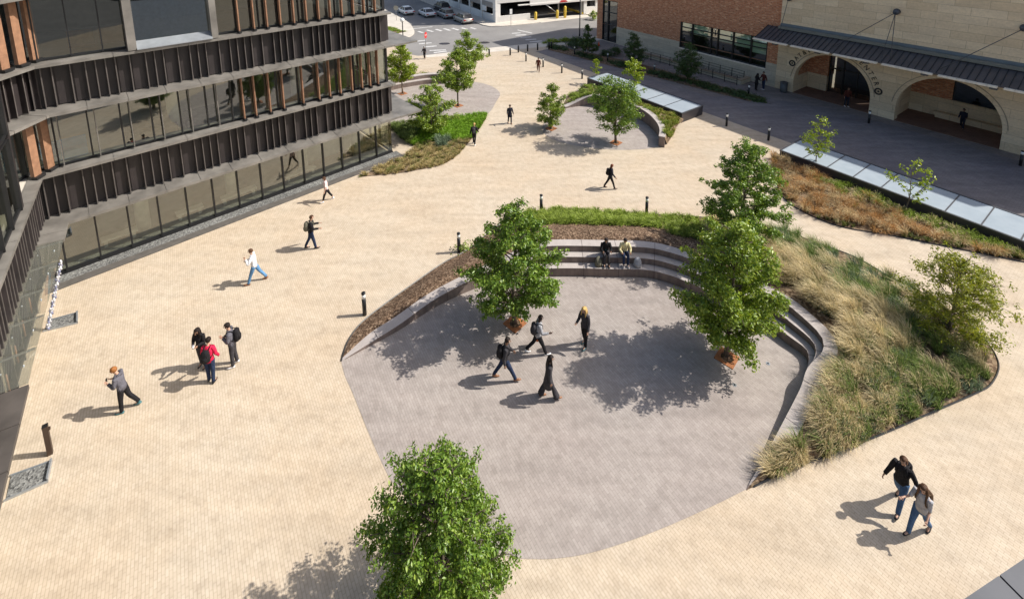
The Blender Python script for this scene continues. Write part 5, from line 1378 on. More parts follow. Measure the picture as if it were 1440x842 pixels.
def signpost(px, h, label, kind, rot):
    q = at(*px); t = thing('stop_sign' if kind == 'stop' else 'road_sign', q, label, 'sign', None, rot)
    b = MB(); b.tube([(0, 0, 0), (0, 0, h)], .035, 6); b.build('post', 'steel', t, local=True)
    b = MB(); rr = .42
    P = [(rr*math.cos(PI/8+k*PI/4), rr*math.sin(PI/8+k*PI/4)) for k in range(8)] if kind != 'plate' else [(-.22, -.4), (.22, -.4), (.22, .4), (-.22, .4)]
    n = len(P); b.v = [(x, -.05, h+z) for x, z in P]+[(x, -.065, h+z) for x, z in P]
    b._f(list(range(n))); b._f([n+k for k in range(n)][::-1])
    for k in range(n): b._f([k, (k+1) % n, n+(k+1) % n, n+k])
    pl = b.build('plate', 'red_sign' if kind == 'stop' else ('steel' if kind == 'back' else 'white_sign'), t, local=True)
    if kind == 'stop':
        cu = bpy.data.curves.new('word', 'FONT'); cu.body = 'STOP'; cu.size = .27; cu.extrude = .003; cu.align_x = 'CENTER'; cu.align_y = 'CENTER'
        tmp = bpy.data.objects.new('tmp', cu); me = bpy.data.meshes.new_from_object(tmp); bpy.data.objects.remove(tmp)
        me.transform(Matrix.Translation((0, -.07, h)) @ Matrix.Rotation(PI/2, 4, 'X')); me.materials.clear(); me.materials.append(MATS['white_sign'])
        o = bpy.data.objects.new('lettering', me); COL.objects.link(o); o.parent = pl
signpost((599, 75), 2.3, 'red stop sign on a thin pole at the near crosswalk', 'stop', R(77))
signpost((557.5, 29), 2.1, 'grey back of a road sign on the far left pavement', 'back', R(10))
signpost((718.5, 36), 2.2, 'narrow white parking sign on a pole at the garage corner', 'plate', R(30))
q = at(842, 65); t = thing('traffic_cone', q, 'small orange cone at the foot of the brick corner', 'cone')
b = MB(); b.box(-.2, .2, -.2, .2, 0, .04); b.build('foot', 'bollard_black', t, local=True); b = MB(); b.loft([(0, 0, .04, .15, .15), (0, 0, .55, .04, .04)], 12); b.build('cone', 'cone_orange', t, local=True)

# ================================================================== CARS
plain('car_white', (.72, .73, .74), .25, .0, .02); plain('car_silver', (.40, .40, .39), .28, .4, .05); plain('car_beige', (.48, .45, .40), .28, .35, .05); plain('car_black', (.02, .022, .028), .2, 0, .05)
plain('tyre', (.02, .02, .02), .8); plain('rim', (.4, .4, .42), .35, .7); plain('tail_red', (.45, .015, .015), .3); plain('trim_dark', (.025, .025, .027), .6)
def car(q, label, mat, suv, heading, group='cars in the side street'):
    """front towards +Y"""
    t = thing('parked_car', q, label, 'car', group, heading-PI/2)
    L, W, = (4.5, 1.82) if suv else (4.65, 1.8); hw = W/2
    belt = .98 if suv else .90; roof = 1.62 if suv else 1.42
    # body: side outline as sections along y: (y, z_bottom, z_top, half width)
    ss = [(-L/2, .42, .72, .74), (-L/2+.08, .30, belt-.02, .84), (-L/2+.5, .24, belt+.02, hw), (-.9, .20, belt, hw), (.5, .20, belt-.02, hw), (1.1, .22, belt-.06, hw), (L/2-.55, .24, belt-.16, hw-.02), (L/2-.12, .28, belt-.26, .80), (L/2, .36, belt-.38, .66)]
    b = MB(); nn = 10; rows = []
    for (y, zb, zt, w_) in ss:
        P = [(-w_*.86, zb), (-w_, zb+.12), (-w_, zt-.22), (-w_*.96, zt-.06), (-w_*.82, zt), (w_*.82, zt), (w_*.96, zt-.06), (w_, zt-.22), (w_, zb+.12), (w_*.86, zb)]
        rows.append([len(b.v)+i for i in range(nn)]); b.v += [(x, y, z) for x, z in P]
    for a, c in zip(rows, rows[1:]):
        for i in range(nn): j = (i+1) % nn; b._f([a[i], a[j], c[j], c[i]][::-1], smooth=True)
    b._f(rows[0]); b._f(rows[-1][::-1]); body = b.build('body', mat, t, local=True)
    # greenhouse
    yb0, yt0, yt1, yb1 = (-L/2+.18, -L/2+.55, .25, .95) if suv else (-L/2+.55, -L/2+1.25, .2, 1.0)
    b = MB(); wb, wt = hw*.86, hw*.66
    b.hexa([(-wb, yb0, belt-.03), (wb, yb0, belt-.03), (wb, yb1, belt-.06), (-wb, yb1, belt-.06)], [(-wt, yt0, roof-.05), (wt, yt0, roof-.05), (wt, yt1, roof-.05), (-wt, yt1, roof-.05)]); b.build('windows', 'car_black', t, local=True)
    b = MB(); b.loft([(0, 0, 0, 1, 1)], 4); b = MB()
    b.hexa([(-wt-.02, yt0-.04, roof-.06), (wt+.02, yt0-.04, roof-.06), (wt+.02, yt1+.04, roof-.06), (-wt-.02, yt1+.04, roof-.06)], [(-wt+.08, yt0+.06, roof), (wt-.08, yt0+.06, roof), (wt-.08, yt1-.08, roof), (-wt+.08, yt1-.08, roof)])
    for sx in (-1, 1):
        for (y0, y1) in ((yb0, yt0), (yb1, yt1)): b.tube([(sx*(wb+.005), y0, belt-.02), (sx*(wt+.005), y1, roof-.05)], .04, 5)
        ym = (yb0+yb1)/2-.1; b.tube([(sx*(wb+.004), ym, belt-.02), (sx*(wt+.004), ym, roof-.05)], .035, 5)
    b.build('roof', mat, t, local=True)
    for sx in (-1, 1):
        for y in (-1.38, 1.38):
            w_ = MB(); w_.tube([(sx*(hw-.2), y, .33), (sx*(hw+.01), y, .33)], .33, 16); wo = w_.build('wheel', 'tyre', t, local=True)
            w_ = MB(); w_.tube([(sx*(hw-.02), y, .33), (sx*(hw+.018), y, .33)], .2, 12); w_.build('rim', 'rim', wo, local=True)
        l_ = MB(); l_.box(*sorted((sx*.5, sx*.86)), -L/2-.01, -L/2+.12, belt-.30, belt-.14); l_.build('tail_light', 'tail_red', t, local=True)
        l_ = MB(); l_.box(*sorted((sx*.42, sx*.76)), L/2-.14, L/2-.01, belt-.48, belt-.36); l_.build('headlight', 'white_sign', t, local=True)
        l_ = MB(); l_.box(*sorted((sx*(hw-.02), sx*(hw+.16))), .75, .87, belt-.02, belt+.12); l_.build('mirror', mat, t, local=True)
    b = MB(); b.box(-.72, .72, -L/2-.03, -L/2+.1, .30, .46); b.build('bumper', 'trim_dark', t, local=True)
    b = MB(); b.box(-.26, .26, -L/2-.015, -L/2+.02, .56, .68); b.build('number_plate', 'white_sign', t, local=True)
ha = math.atan2(GA.y, GA.x)
car(at(571, 19.5, ROADZ), 'white sedan driving away up the street, leftmost of the cars', 'car_white', False, ha)
car(at(600, 22.5, ROADZ), 'white sedan in the middle of the street between the other sedan and the silver car', 'car_white', False, ha)
car(at(621, 14.5, ROADZ), 'black car behind the silver car in the side street', 'car_black', True, ha)
car(at(626.5, 24.5, ROADZ), 'silver grey car parked along the garage behind the beige one', 'car_silver', True, ha)
car(at(651, 31.5, ROADZ), 'pale beige car parked along the garage, nearest the crossing', 'car_beige', True, ha)
# ================================================================== PEOPLE
for nm, c, rg in (('skin_light', (.50, .30, .21), .5), ('skin_mid', (.34, .19, .12), .5), ('skin_dark', (.09, .045, .03), .5), ('eye_dark', (.02, .015, .012), .3),
              ('hair_dark', (.018, .012, .010), .5), ('hair_brown', (.085, .042, .022), .5), ('hair_ginger', (.30, .12, .035), .5), ('hair_blond', (.58, .38, .14), .5), ('hair_red', (.20, .055, .025), .5),
              ('cloth_black', (.016, .015, .017), .85), ('cloth_char', (.05, .047, .052), .85), ('cloth_grey', (.13, .125, .145), .9), ('cloth_lgrey', (.38, .38, .40), .9), ('cloth_white', (.75, .75, .77), .9),
              ('cloth_pink', (.72, .55, .53), .9), ('cloth_red', (.66, .022, .075), .85), ('cloth_jeans', (.07, .13, .24), .9), ('cloth_djeans', (.022, .035, .075), .9), ('cloth_ljeans', (.11, .24, .42), .9),
              ('cloth_navy', (.02, .022, .035), .85), ('cloth_maroon', (.10, .028, .02), .85), ('cloth_yellow', (.66, .58, .33), .9), ('cloth_brown', (.10, .06, .035), .9), ('cloth_tan', (.45, .33, .2), .9),
              ('shoe_black', (.015, .014, .014), .5), ('shoe_white', (.75, .75, .75), .6), ('shoe_brown', (.24, .10, .04), .5), ('shoe_teal', (.05, .16, .18), .6), ('bag_orange', (.40, .10, .035), .7), ('bag_grey', (.12, .12, .11), .8), ('bag_olive', (.16, .15, .11), .8), ('lining_teal', (.03, .25, .32), .8)):
    (cloth(nm, c, rg) if nm.startswith(('cloth', 'bag', 'hair')) else plain(nm, c, rg, 0, .14, 9))

def skin_mesh(verts, edges, rad, root=0, sub=1):
    me = bpy.data.meshes.new('tmp'); me.from_pydata([tuple(v) for v in verts], edges, []); ob = bpy.data.objects.new('tmp', me); COL.objects.link(ob)
    md = ob.modifiers.new('s', 'SKIN'); md.use_smooth_shade = True
    sv = me.skin_vertices[0].data
    for i, r_ in enumerate(rad): sv[i].radius = (r_, r_) if not hasattr(r_, '__len__') else r_; sv[i].use_root = (i == root)
    if sub: ss_ = ob.modifiers.new('u', 'SUBSURF'); ss_.levels = sub; ss_.render_levels = sub
    dg = bpy.context.evaluated_depsgraph_get(); ev = ob.evaluated_get(dg); m2 = ev.to_mesh()
    V_ = [v.co.copy() for v in m2.vertices]; F_ = [list(p.vertices) for p in m2.polygons]; ev.to_mesh_clear()
    bpy.data.objects.remove(ob); bpy.data.meshes.remove(me); return V_, F_

def bend(P, n=3):
    return catmull(P, n)
def person(px, label, heading, h=1.72, legs=((22, 6), (-20, 18)), arms=((-18, 12, 12), (18, 12, 12)), torso='jacket', top='cloth_black', low='cloth_jeans', skin='skin_light', hair='hair_dark', style='short', shoe='shoe_black',
           pack=None, packlabel=None, lean=4, nod=12, look=0, sit=None, coat=0., wide=0., short_sleeve=False, crop=1., girl=False, hood=None, group='people walking on the plaza', items=()):
    """legs: (thigh swing, knee bend); arms: (shoulder swing, spread, elbow bend[, inward]) for left then right; front is +Y"""
    k = h/1.74; g = .93 if girl else 1.
    Rz = lambda v, a: Vector((v.x*math.cos(a)-v.y*math.sin(a), v.x*math.sin(a)+v.y*math.cos(a), v.z))
    # legs
    pel = Vector((0, 0, .94)); J = {}
    for sgn, nm, (a, f) in ((-1, 'l', legs[0]), (1, 'r', legs[1])):
        hip = pel+Vector((sgn*.092, 0, -.03)); kn = hip+Vector((sgn*.008, math.sin(R(a))*.425, -math.cos(R(a))*.425)); an = kn+Vector((0, math.sin(R(a-f))*.405, -math.cos(R(a-f))*.405))
        ft = (a-f)*.75 if sit is None else 0; ft = max(-50, min(16, ft)); toe = an+Vector((sgn*.02, math.cos(R(ft))*.17+math.sin(R(ft))*.0, math.sin(R(ft))*.17-.055)); heel = an+Vector((0, -.055, -.055-(.03 if ft < -10 else 0)))
        J[nm] = (hip, kn, an, toe, heel)
    low_z = min(min(J[s][3].z, J[s][4].z)-.028 for s in 'lr')
    dz = -low_z if sit is None else 0
    if sit is not None: dz = sit-.86
    sh = lambda v: v+Vector((0, 0, dz))
    pel = sh(pel); J = {s: tuple(sh(v) for v in J[s]) for s in 'lr'}
    la = R(lean); sp = lambda z, y=0.: pel+Vector((0, math.sin(la)*z+y, math.cos(la)*z))
    waist, chest, neck0, neck1 = sp(.17), sp(.36), sp(.52), sp(.585, .012)
    hd = R(nod); hc = neck1+Vector((0, math.sin(hd)*.12+.02, math.cos(hd)*.115))
    Aj = {}
    for sgn, nm, ar in ((-1, 'l', arms[0]), (1, 'r', arms[1])):
        a, s_, e = ar[:3]; inw = ar[3] if len(ar) > 3 else 0
        s0 = sp(.475)+Vector((sgn*.175*g, 0, 0)); d = Vector((sgn*math.sin(R(s_)), math.sin(R(a))*math.cos(R(s_)), -math.cos(R(a))*math.cos(R(s_)))); el = s0+d*.285
        d2 = Vector((sgn*math.sin(R(s_-inw)), math.sin(R(a+e)), -math.cos(R(a+e)))).normalized(); wr = el+d2*.245; hn = wr+d2*.085
        Aj[nm] = (s0, el, wr, hn, d2)
    # ---- body: one skinned figure
    V_, E_, Rd = [], [], []
    def add(v, r_, par=None):
        V_.append(v); Rd.append(r_)
        if par is not None: E_.append((par, len(V_)-1))
        return len(V_)-1
    p0 = add(pel, .10); w0 = add(waist, .098, p0); c0 = add(chest, .095*g, w0); n0 = add(neck0, .055, c0); n1 = add(neck1, .047, n0)
    h1_ = add(neck1.lerp(hc, .55)+Vector((0, .012, 0)), .066, n1); h2_ = add(hc+Vector((0, 0, .01)), (.082, .092), h1_); h3_ = add(hc+Vector((0, -.012, .075)), .062, h2_)
    for s in 'lr':
        hip, kn, an, toe, heel = J[s]; a = add(hip, .078, p0); b_ = add(hip.lerp(kn, .5), .066, a); c_ = add(kn, .05, b_); d_ = add(kn.lerp(an, .4), .046, c_); e_ = add(an, .033, d_); add(toe, .026, e_)
        s0, el, wr, hn, d2 = Aj[s]; a = add(s0, .036, c0); b_ = add(s0.lerp(el, .5), .036, a); c_ = add(el, .034, b_); d_ = add(wr, .024, c_); add(hn, (.034, .02), d_)
    vv, ff = skin_mesh(V_, E_, Rd)
    bm = MB(); bm.mat(skin); bm.v = [tuple(v) for v in vv]
    for f in ff: bm._f(f, smooth=True)
    # fingers, thumb, nose, ears, eyes in the same mesh
    for s, sgn in (('l', -1), ('r', 1)):
        s0, el, wr, hn, d2 = Aj[s]; side = Vector((0, 1, 0))-d2*d2.y
        side = side.normalized() if side.length > .2 else Vector((0, 0, 1)); pal = d2.cross(side)*sgn
        for j, L in enumerate((.066, .075, .07, .055)):
            b0 = hn+side*(.026-.0175*j)-d2*.01; f1 = b0+d2*L*.5; f2 = f1+d2*L*.34+pal*(-.018); f3 = f2+d2*L*.14+pal*(-.026)
            bm.tube([b0, f1, f2, f3], [.0092, .0088, .008, .006], 5)
        b0 = wr+d2*.03+side*.022; bm.tube([b0, b0+side*.026+d2*.026, b0+side*.03+d2*.056-pal*.012], [.0115, .0105, .007], 5)
    lk = R(look); fw = Rz(Vector((0, 1, 0)), lk); rt_ = Rz(Vector((1, 0, 0)), lk); dn = Vector((0, 0, -1))*math.cos(hd*.8)+fw*-.0; fwn = (fw*math.cos(hd*.8)+dn*math.sin(hd*.8)).normalized()
    upn = rt_.cross(fwn)
    ns = hc+fwn*.098; bm.tube([ns+upn*.022-fwn*.012, ns+fwn*.012-upn*.008, ns-upn*.022-fwn*.006], [.007, .014, .008], 6)
    for sx in (-1, 1): bm.ball(hc+rt_*sx*.083-upn*.005-fwn*.01, (.014, .026, .034), 6, 5)
    bm.tube([hc+fwn*.087-upn*.045-rt_*.022, hc+fwn*.094-upn*.047, hc+fwn*.087-upn*.045+rt_*.022], [.004, .007, .004], 5)
    bm.mat('eye_dark')
    for sx in (-1, 1): bm.ball(hc+rt_*sx*.032+fwn*.083+upn*.018, (.013, .011, .008), 6, 4)
    S = Matrix.Scale(k, 4)
    origin = at(*px) if isinstance(px, tuple) else Vector(px)
    def emit(m, name, mat, parent):
        m.xform(S); return m.build(name, mat, parent, local=True)
    body = emit(bm, 'person', None, None); body.location = origin; body.rotation_euler = (0, 0, R(heading)-PI/2); tag(body, label, 'person', group)
    # ---- trousers
    t = MB(); t.loft([(pel.x, pel.y, pel.z-.13, .145*(1.02 if girl else 1), .118), (pel.x, pel.y, pel.z-.03, .168*(1.0 if girl else .97), .122), (pel.x, pel.y, pel.z+.08, .150*g, .105), (pel.x, pel.y+.005, pel.z+.11, .14*g, .10)], 14)
    for s in 'lr':
        hip, kn, an, toe, heel = J[s]; e = kn.lerp(an, crop)
        pts = bend([hip+Vector((0, 0, .02)), hip.lerp(kn, .5), kn, kn.lerp(e, .5), e+(Vector((0, 0, -.01)) if crop == 1 else Vector())], 3); n = len(pts)
        prof_ = np.interp(np.linspace(0, 1, n), [0, .25, .5, .75, 1.], [.100, .090, .070, .064+wide*.6, .058+wide]); t.tube(pts, list(prof_), 10)
    emit(t, 'trousers', low, body)
    # ---- shoes
    for s in 'lr':
        hip, kn, an, toe, heel = J[s]; b = MB(); up_ = Vector((0, 0, 1))
        b.tube([heel+Vector((0, -.012, 0)), heel.lerp(toe, .35)+Vector((0, 0, .012)), heel.lerp(toe, .75), toe+Vector((0, .035, -.004))], [.036, .045, .048, .026], 10, squash=[.8, .95, .66, .55], up=(1, 0, 0))
        b.tube([an+Vector((0, 0, .02)), an+Vector((0, .0, -.04))], [.042, .05], 8); emit(b, 'shoe', shoe, body)
    # ---- upper garment
    b = MB(); zz = lambda q, f: (q.x, q.y, q.z, f[0], f[1]); hem = -.06-coat
    secs = []
    if coat > .1: secs += [zz(pel+Vector((0, .0, -coat)), (.215, .18)), zz(pel+Vector((0, 0, -coat*.45)), (.195, .155))]
    secs += [zz(pel+Vector((0, 0, -.06)), (.178, .132)), zz(sp(.06), (.168*g, .126)), zz(waist, (.155*g, .118)), zz(chest, (.185*g, .132)), zz(sp(.46), (.178*g, .112)), zz(sp(.51), (.13*g, .088)), zz(neck0+Vector((0, .004, .02)), (.072, .066))]
    b.loft(secs, 16)
    for s in 'lr':
        s0, el, wr, hn, d2 = Aj[s]; e = wr if not short_sleeve else el; pts = bend([s0+Vector((-.02 if s == 'r' else .02, 0, .012)), s0.lerp(el, .45), el, el.lerp(e, .5) if not short_sleeve else el, e] if not short_sleeve else [s0, s0.lerp(el, .5), el], 3)
        n = len(pts); b.tube(pts, list(np.interp(np.linspace(0, 1, n), [0, .3, .55, 1], [.076, .067, .056, .046])), 10)
    if hood: b.tube([neck0+Vector((-.1, -.03, .0)), neck0+Vector((0, -.105, .0)), neck0+Vector((.1, -.03, .0))], [.035, .055, .035], 8)
    emit(b, torso, top, body)
    # ---- hair
    b = MB(); hb = hc+Vector((0, -.012, .028)); Mh = Matrix.Rotation(lk, 4, 'Z')
    def kp(c):
        d = c-hb; f_ = d.dot(fwn); u_ = d.dot(upn)
        return not (f_ > .045 and u_ < .052) and u_ > (-.075 if style == 'short' else -.11)
    b.ball(hb, (.097, .108, .102), 16, 12, kp)
    if style == 'long':
        bk = hb-fwn*.055; b.tube([bk+Vector((0, -.0, .02)), bk+Vector((0, -.045, -.12)), bk+Vector((0, -.075, -.26)), bk+Vector((0, -.07, -.40))], [.085, .10, .095, .04], 10, squash=[.8, .62, .5, .5], up=(1, 0, 0))
        for sx in (-1, 1): b.tube([hb+rt_*sx*.07+Vector((0, 0, .04)), hb+rt_*sx*.092+Vector((0, 0, -.09)), hb+rt_*sx*.098+Vector((0, .04, -.27))], [.035, .04, .02], 7)
    elif style == 'bob':
        b.tube([hb-fwn*.04+Vector((0, 0, .02)), hb-fwn*.06+Vector((0, 0, -.12)), hb-fwn*.055+Vector((0, 0, -.18))], [.09, .098, .05], 10, squash=[.8, .7, .6], up=(1, 0, 0))
    elif style == 'bun': b.ball(hb-fwn*.09+Vector((0, 0, .06)), .055, 10, 7)
    if style == 'cap': pass
    emit(b, 'hair', hair, body)
    M = body.matrix_basis.copy()
    if pack:
        t = thing('backpack', origin, packlabel, 'backpack', 'backpacks worn by people', R(heading)-PI/2)
        c = sp(.29)+Vector((0, -.20, 0)); b = MB()
        b.loft([(c.x, c.y, c.z-.22, .10, .07), (c.x, c.y, c.z-.20, .145, .105), (c.x, c.y, c.z, .155, .115), (c.x, c.y, c.z+.16, .14, .095), (c.x, c.y+.01, c.z+.225, .08, .05)], 14); emit(b, 'bag', pack, t)
        b = MB(); b.loft([(c.x, c.y-.085, c.z-.18, .10, .05), (c.x, c.y-.09, c.z-.06, .11, .055), (c.x, c.y-.08, c.z+.01, .09, .03)], 10); emit(b, 'pocket', pack, t)
        for sx in (-1, 1):
            b = MB(); pp = bend([c+Vector((sx*.085, .06, .19)), sp(.535)+Vector((sx*.095, .0, .0)), sp(.44)+Vector((sx*.11, .118, 0)), sp(.25)+Vector((sx*.135, .10, 0)), c+Vector((sx*.135, .05, -.13))], 3); b.tube(pp, .022, 6, squash=[.5]*len(pp)); emit(b, 'strap', pack, t)
    def world(v): return M @ (S @ v)
    return body, {s: [world(v) for v in Aj[s][:4]] for s in 'lr'}, world
def prop(name, loc, rz, label, cat, parts):
    t = thing(name, loc, label, cat, None, rz)
    for nm, mat, fn in parts: b = MB(); fn(b); b.build(nm, mat, t, local=True)
    return t
def rbox(b, x, y, z, c=(0, 0, 0), r_=.25): b.loft([(c[0], c[1], c[2]-z, x*(1-r_), y*(1-r_)), (c[0], c[1], c[2]-z*.8, x, y), (c[0], c[1], c[2]+z*.75, x, y), (c[0], c[1], c[2]+z, x*(1-r_), y*(1-r_))], 12)
WALK = ((24, 8), (-22, 16)); WALK2 = ((-20, 18), (23, 6)); STAND = ((3, 2), (-3, 4)); SWING = ((-20, 12, 14), (18, 12, 22)); SWING2 = ((20, 12, 22), (-18, 12, 14))
person((1262, 711), 'man in black jacket and jeans with a backpack walking toward the lower left', 212, 1.76, WALK, ((-8, 26, 30), (12, 16, 20)), 'jacket', 'cloth_black', 'cloth_jeans', 'skin_light', 'hair_brown', pack='cloth_black', packlabel='black backpack on the man in black jacket and jeans at the lower right')
person((1290, 749), 'woman with long brown hair, pale top and jeans walking at the lower right', 205, 1.64, WALK2, ((14, 10, 40), (30, 14, 62)), 'shirt', 'cloth_lgrey', 'cloth_jeans', 'skin_light', 'hair_brown', 'long', pack='cloth_brown', packlabel='brown backpack on the long haired woman at the lower right', girl=True, short_sleeve=True, look=10)
_, hA, _ = person((177, 576), 'ginger haired man in grey hooded jacket walking left while looking at a phone', 192, 1.74, ((6, 3), (-16, 22)), ((8, 8, 104, 36), (4, 8, 108, 36)), 'jacket', 'cloth_grey', 'cloth_black', 'skin_light', 'hair_ginger', shoe='shoe_teal', nod=30, lean=8, hood=True)
def phone(b): b.box(-.037, .037, -.005, .005, -.07, .07)
prop('phone', (hA['l'][3]+hA['r'][3])/2+Vector((-.05, 0, .03)), R(100), 'dark phone in the hands of the ginger haired man', 'phone', (('case', 'bollard_black', phone), ('screen', 'bollard_black', lambda b: b.box(-.033, .033, .0052, .0065, -.062, .062))))
_, hB, _ = person((286, 514), 'long haired woman in black jacket holding a white cup, facing the camera', 272, 1.68, STAND, ((10, 8, 88, 40), (10, 8, 96, 42)), 'jacket', 'cloth_black', 'cloth_char', 'skin_mid', 'hair_dark', 'long', nod=24, girl=True, group='three people talking on the left')
cupf = lambda b: b.loft([(0, 0, -.06, .03, .03), (0, 0, .06, .042, .042)], 12)
prop('paper_cup', (hB['l'][3]+hB['r'][3])/2+Vector((0, -.05, .03)), 0, 'white paper cup held by the woman in the black jacket', 'cup', (('cup', 'white_sign', cupf), ('lid', 'cloth_lgrey', lambda b: b.loft([(0, 0, .06, .045, .045), (0, 0, .075, .04, .04)], 12))))
person((298, 536), 'person in bright red top and blue jeans seen from behind, on the left', 95, 1.72, STAND, ((4, 12, 62, 40), (2, 12, 30, 10)), 'shirt', 'cloth_red', 'cloth_djeans', 'skin_light', 'hair_dark', pack='cloth_black', packlabel='black backpack on the back of the red top', group='three people talking on the left', nod=18)
person((330, 513), 'dark haired man in grey jacket with black backpack listening, facing left', 198, 1.8, STAND, ((8, 8, 118, 44), (2, 10, 96, 48)), 'jacket', 'cloth_grey', 'cloth_char', 'skin_light', 'hair_dark', shoe='shoe_white', pack='cloth_black', packlabel='black backpack on the man in the grey jacket standing with two others', group='three people talking on the left', nod=14)
_, hC, _ = person((360, 397), 'man in white shirt and bright blue jeans walking left with a phone at his ear', 196, 1.76, ((22, 5), (-26, 10)), ((30, 22, 125, 40), (8, 12, 70, 20)), 'shirt', 'cloth_white', 'cloth_ljeans', 'skin_light', 'hair_brown', shoe='shoe_brown')
person((439, 349), 'person in black jacket and dark jeans with a grey shoulder bag, walking right', 20, 1.8, ((-14, 14), (14, 4)), ((20, 10, 60), (22, 10, 66)), 'jacket', 'cloth_black', 'cloth_djeans', 'skin_light', 'hair_brown', pack='bag_olive', packlabel='grey olive bag on the person in black jacket walking right near the office')
person((460, 283), 'woman in pale pink top and black cropped trousers near the gravel strip', 205, 1.6, ((20, 4), (-24, 8)), ((4, 34, 16), (-12, 12, 14)), 'shirt', 'cloth_pink', 'cloth_black', 'skin_light', 'hair_brown', 'bob', girl=True, crop=.72, shoe='shoe_white', short_sleeve=True)
person((711, 533), 'man in dark jacket with backpack striding right in blue jeans and brown shoes', 2, 1.76, ((-27, 6), (27, 4)), ((20, 10, 16), (-16, 10, 20)), 'jacket', 'cloth_char', 'cloth_djeans', 'skin_mid', 'hair_dark', shoe='shoe_brown', pack='cloth_black', packlabel='black backpack on the man striding right across the grey court', group='people on the grey court')
_, hD, _ = person((757, 497), 'man in pale grey top with a backpack holding an orange bag, walking right', 8, 1.7, ((-24, 22), (22, 4)), ((-8, 12, 14), (16, 10, 80)), 'shirt', 'cloth_lgrey', 'cloth_black', 'skin_dark', 'hair_dark', shoe='shoe_white', pack='cloth_char', packlabel='dark backpack on the man in the pale grey top', group='people on the grey court')
prop('bag', hD['l'][3]+Vector((-.03, .0, -.22)), R(8), 'flat orange brown bag hanging from the hand of the man in pale grey', 'bag', (('bag', 'bag_orange', lambda b: b.box(-.04, .04, -.13, .13, -.17, .14)), ('handle', 'bag_orange', lambda b: b.tube([(0, -.06, .14), (0, -.03, .22), (0, .03, .22), (0, .06, .14)], .012, 5))))
person((822, 486), 'blond woman in black jacket and black trousers standing between the two tree shadows', 225, 1.74, ((8, 4), (-6, 10)), ((6, 12, 22), (14, 10, 74, 24)), 'jacket', 'cloth_char', 'cloth_black', 'skin_light', 'hair_blond', 'long', girl=True, shoe='shoe_teal', group='people on the grey court')
person((771, 559), 'woman with long dark hair in a black coat and wide black trousers walking right', 4, 1.68, ((-16, 4), (22, 4)), ((-10, 12, 12), (-6, 10, 14)), 'coat', 'cloth_char', 'cloth_char', 'skin_mid', 'hair_dark', 'long', coat=.42, wide=.06, shoe='shoe_brown', group='people on the grey court')
# the two sitting on the bench
def bench_at(x):
    k = min(range(150), key=lambda i: abs(FPX*prof[i][0].x/(prof[i][0].y*math.cos(PITCH)+CAM_H*math.sin(PITCH))+720-x) if prof[i][0].y > 19 else 1e9); return prof[k]
SG = 'two people sitting on the bench'
for x, lb, kw in ((851, 'person in dark jacket with teal shirt sitting on the bench, left of the pair', dict(top='cloth_black', low='cloth_char', arms=((34, 12, 70, 24), (36, 12, 66, 24)), look=-10)), (880, 'person in pale yellow sweater sitting on the bench, right of the pair', dict(top='cloth_yellow', low='cloth_djeans', arms=((30, 16, 62, 30), (30, 16, 62, 30)), shoe='shoe_white'))):
    q, n, wv, Hh = bench_at(x); p = q+n*.62
    sb, _, wd_ = person(Vector((p.x, p.y, .42)), lb, math.degrees(math.atan2(-n.y, -n.x)), 1.72, ((96, 94), (100, 96)), kw.pop('arms'), 'jacket' if x < 860 else 'sweater', skin='skin_mid', hair='hair_dark', sit=.30+.11, nod=30, lean=10, group=SG, **kw)
    if x < 860:
        b = MB(); b.tube([(0, .13, .60), (0, .15, .78), (0, .115, .90)], [.03, .04, .03], 6, squash=[.4]*3, up=(1, 0, 0)); b.build('shirt_front', 'lining_teal', sb, local=True)
for x, lb, mt, rz in ((840, 'olive grey backpack on the bench step left of the person in the dark jacket', 'bag_olive', .3), (894, 'pale grey backpack on the bench step right of the person in yellow', 'cloth_lgrey', -.3)):
    q, n, wv, Hh = bench_at(x); p = q+n*.20
    prop('backpack', (p.x, p.y, .42), math.atan2(-n.y, -n.x)+PI/2+rz, lb, 'backpack', (('bag', mt, lambda b: b.loft([(0, 0, 0.002, .17, .11), (0, 0, .06, .19, .13), (0, .02, .28, .17, .11), (0, .06, .42, .09, .05)], 14)), ('pocket', mt, lambda b: b.loft([(0, -.09, .04, .11, .06), (0, -.09, .2, .11, .05), (0, -.06, .25, .07, .02)], 10)), ('strap', 'cloth_char', lambda b: b.tube([(-.08, .08, .06), (-.1, .16, .2), (-.06, .10, .38)], .02, 6)), ('strap', 'cloth_char', lambda b: b.tube([(.08, .08, .06), (.1, .16, .2), (.06, .10, .38)], .02, 6))))
GF = 'people in the far part of the plaza'
person((858, 265), 'red haired person in dark clothes with a dark backpack walking right behind the sedge strip', 356, 1.62, ((-22, 10), (22, 6)), SWING, 'jacket', 'cloth_navy', 'cloth_black', 'skin_light', 'hair_red', 'bob', girl=True, pack='cloth_black', packlabel='dark backpack on the red haired person', group=GF)
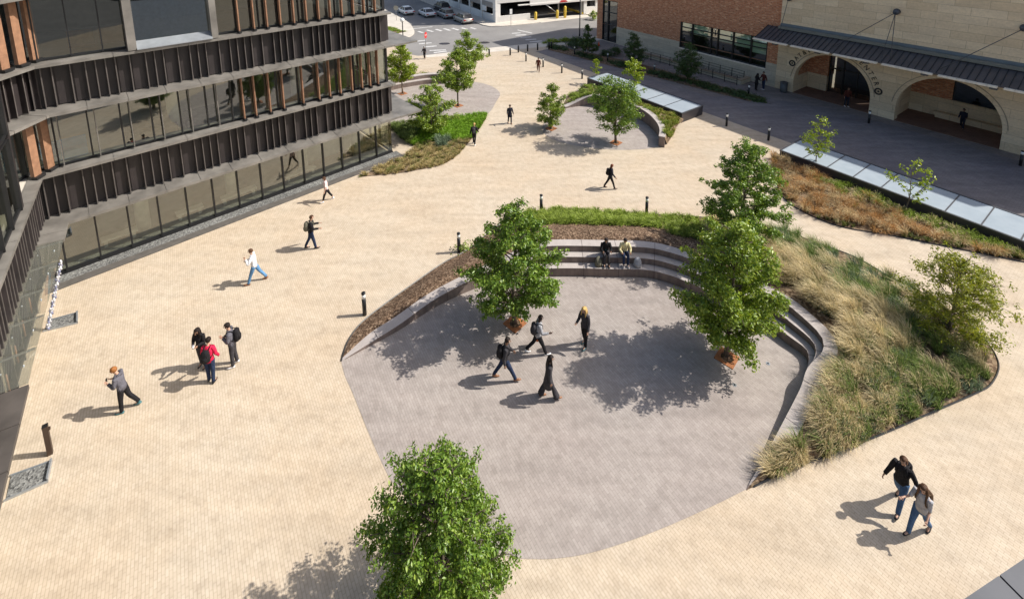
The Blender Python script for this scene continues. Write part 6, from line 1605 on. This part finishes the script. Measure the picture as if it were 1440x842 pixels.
person((717, 174), 'person in long dark coat in the middle of the far plaza', 285, 1.62, ((8, 4), (-8, 14)), ((4, 12, 20), (10, 14, 60)), 'coat', 'cloth_navy', 'cloth_navy', 'skin_mid', 'hair_dark', 'short', coat=.3, group=GF, shoe='shoe_brown')
person((667, 203), 'person in black with a pale cap of hair walking along the straw coloured bed', 80, 1.62, ((12, 4), (-12, 16)), SWING, 'jacket', 'cloth_black', 'cloth_black', 'skin_light', 'hair_blond', 'short', pack='cloth_char', packlabel='dark backpack on the person beside the straw coloured bed', group=GF, shoe='shoe_white')
person((757, 101), 'person in dark red jacket and trousers walking beside the shadow line', 268, 1.58, ((14, 4), (-12, 16)), SWING2, 'jacket', 'cloth_maroon', 'cloth_maroon', 'skin_mid', 'hair_dark', group=GF)
person((597, 83), 'person in dark clothes at the crosswalk by the stop sign, carrying a bag', 265, 1.5, ((10, 4), (-10, 12)), ((10, 16, 50), (14, 14, 40)), 'jacket', 'cloth_char', 'cloth_black', 'skin_mid', 'hair_dark', group=GF, pack='cloth_black', packlabel='black bag of the person at the crosswalk')
person((1190, 150), 'person in dusty red jacket with a white badge standing before the first arch', 262, 1.78, STAND, ((-4, 14, 16), (4, 14, 20)), 'jacket', 'cloth_maroon', 'cloth_navy', 'skin_mid', 'hair_dark', shoe='shoe_white', group='people by the brick hall')
person((1352, 181), 'person in dark clothes walking past the second arch', 215, 1.66, ((12, 4), (-14, 16)), ((16, 10, 60), (-6, 10, 30)), 'jacket', 'cloth_navy', 'cloth_navy', 'skin_mid', 'hair_dark', group='people by the brick hall')
person((1063, 127), 'person in long black coat at the end of the ramp railing', 20, 1.66, STAND, ((10, 12, 70), (10, 12, 60)), 'coat', 'cloth_black', 'cloth_black', 'skin_mid', 'hair_dark', 'long', girl=True, coat=.25, group='people by the brick hall')
person((1073, 126), 'person in dull red shirt and blue jeans at the end of the ramp railing', 195, 1.78, STAND, SWING, 'shirt', 'cloth_maroon', 'cloth_djeans', 'skin_mid', 'hair_dark', shoe='shoe_white', group='people by the brick hall')
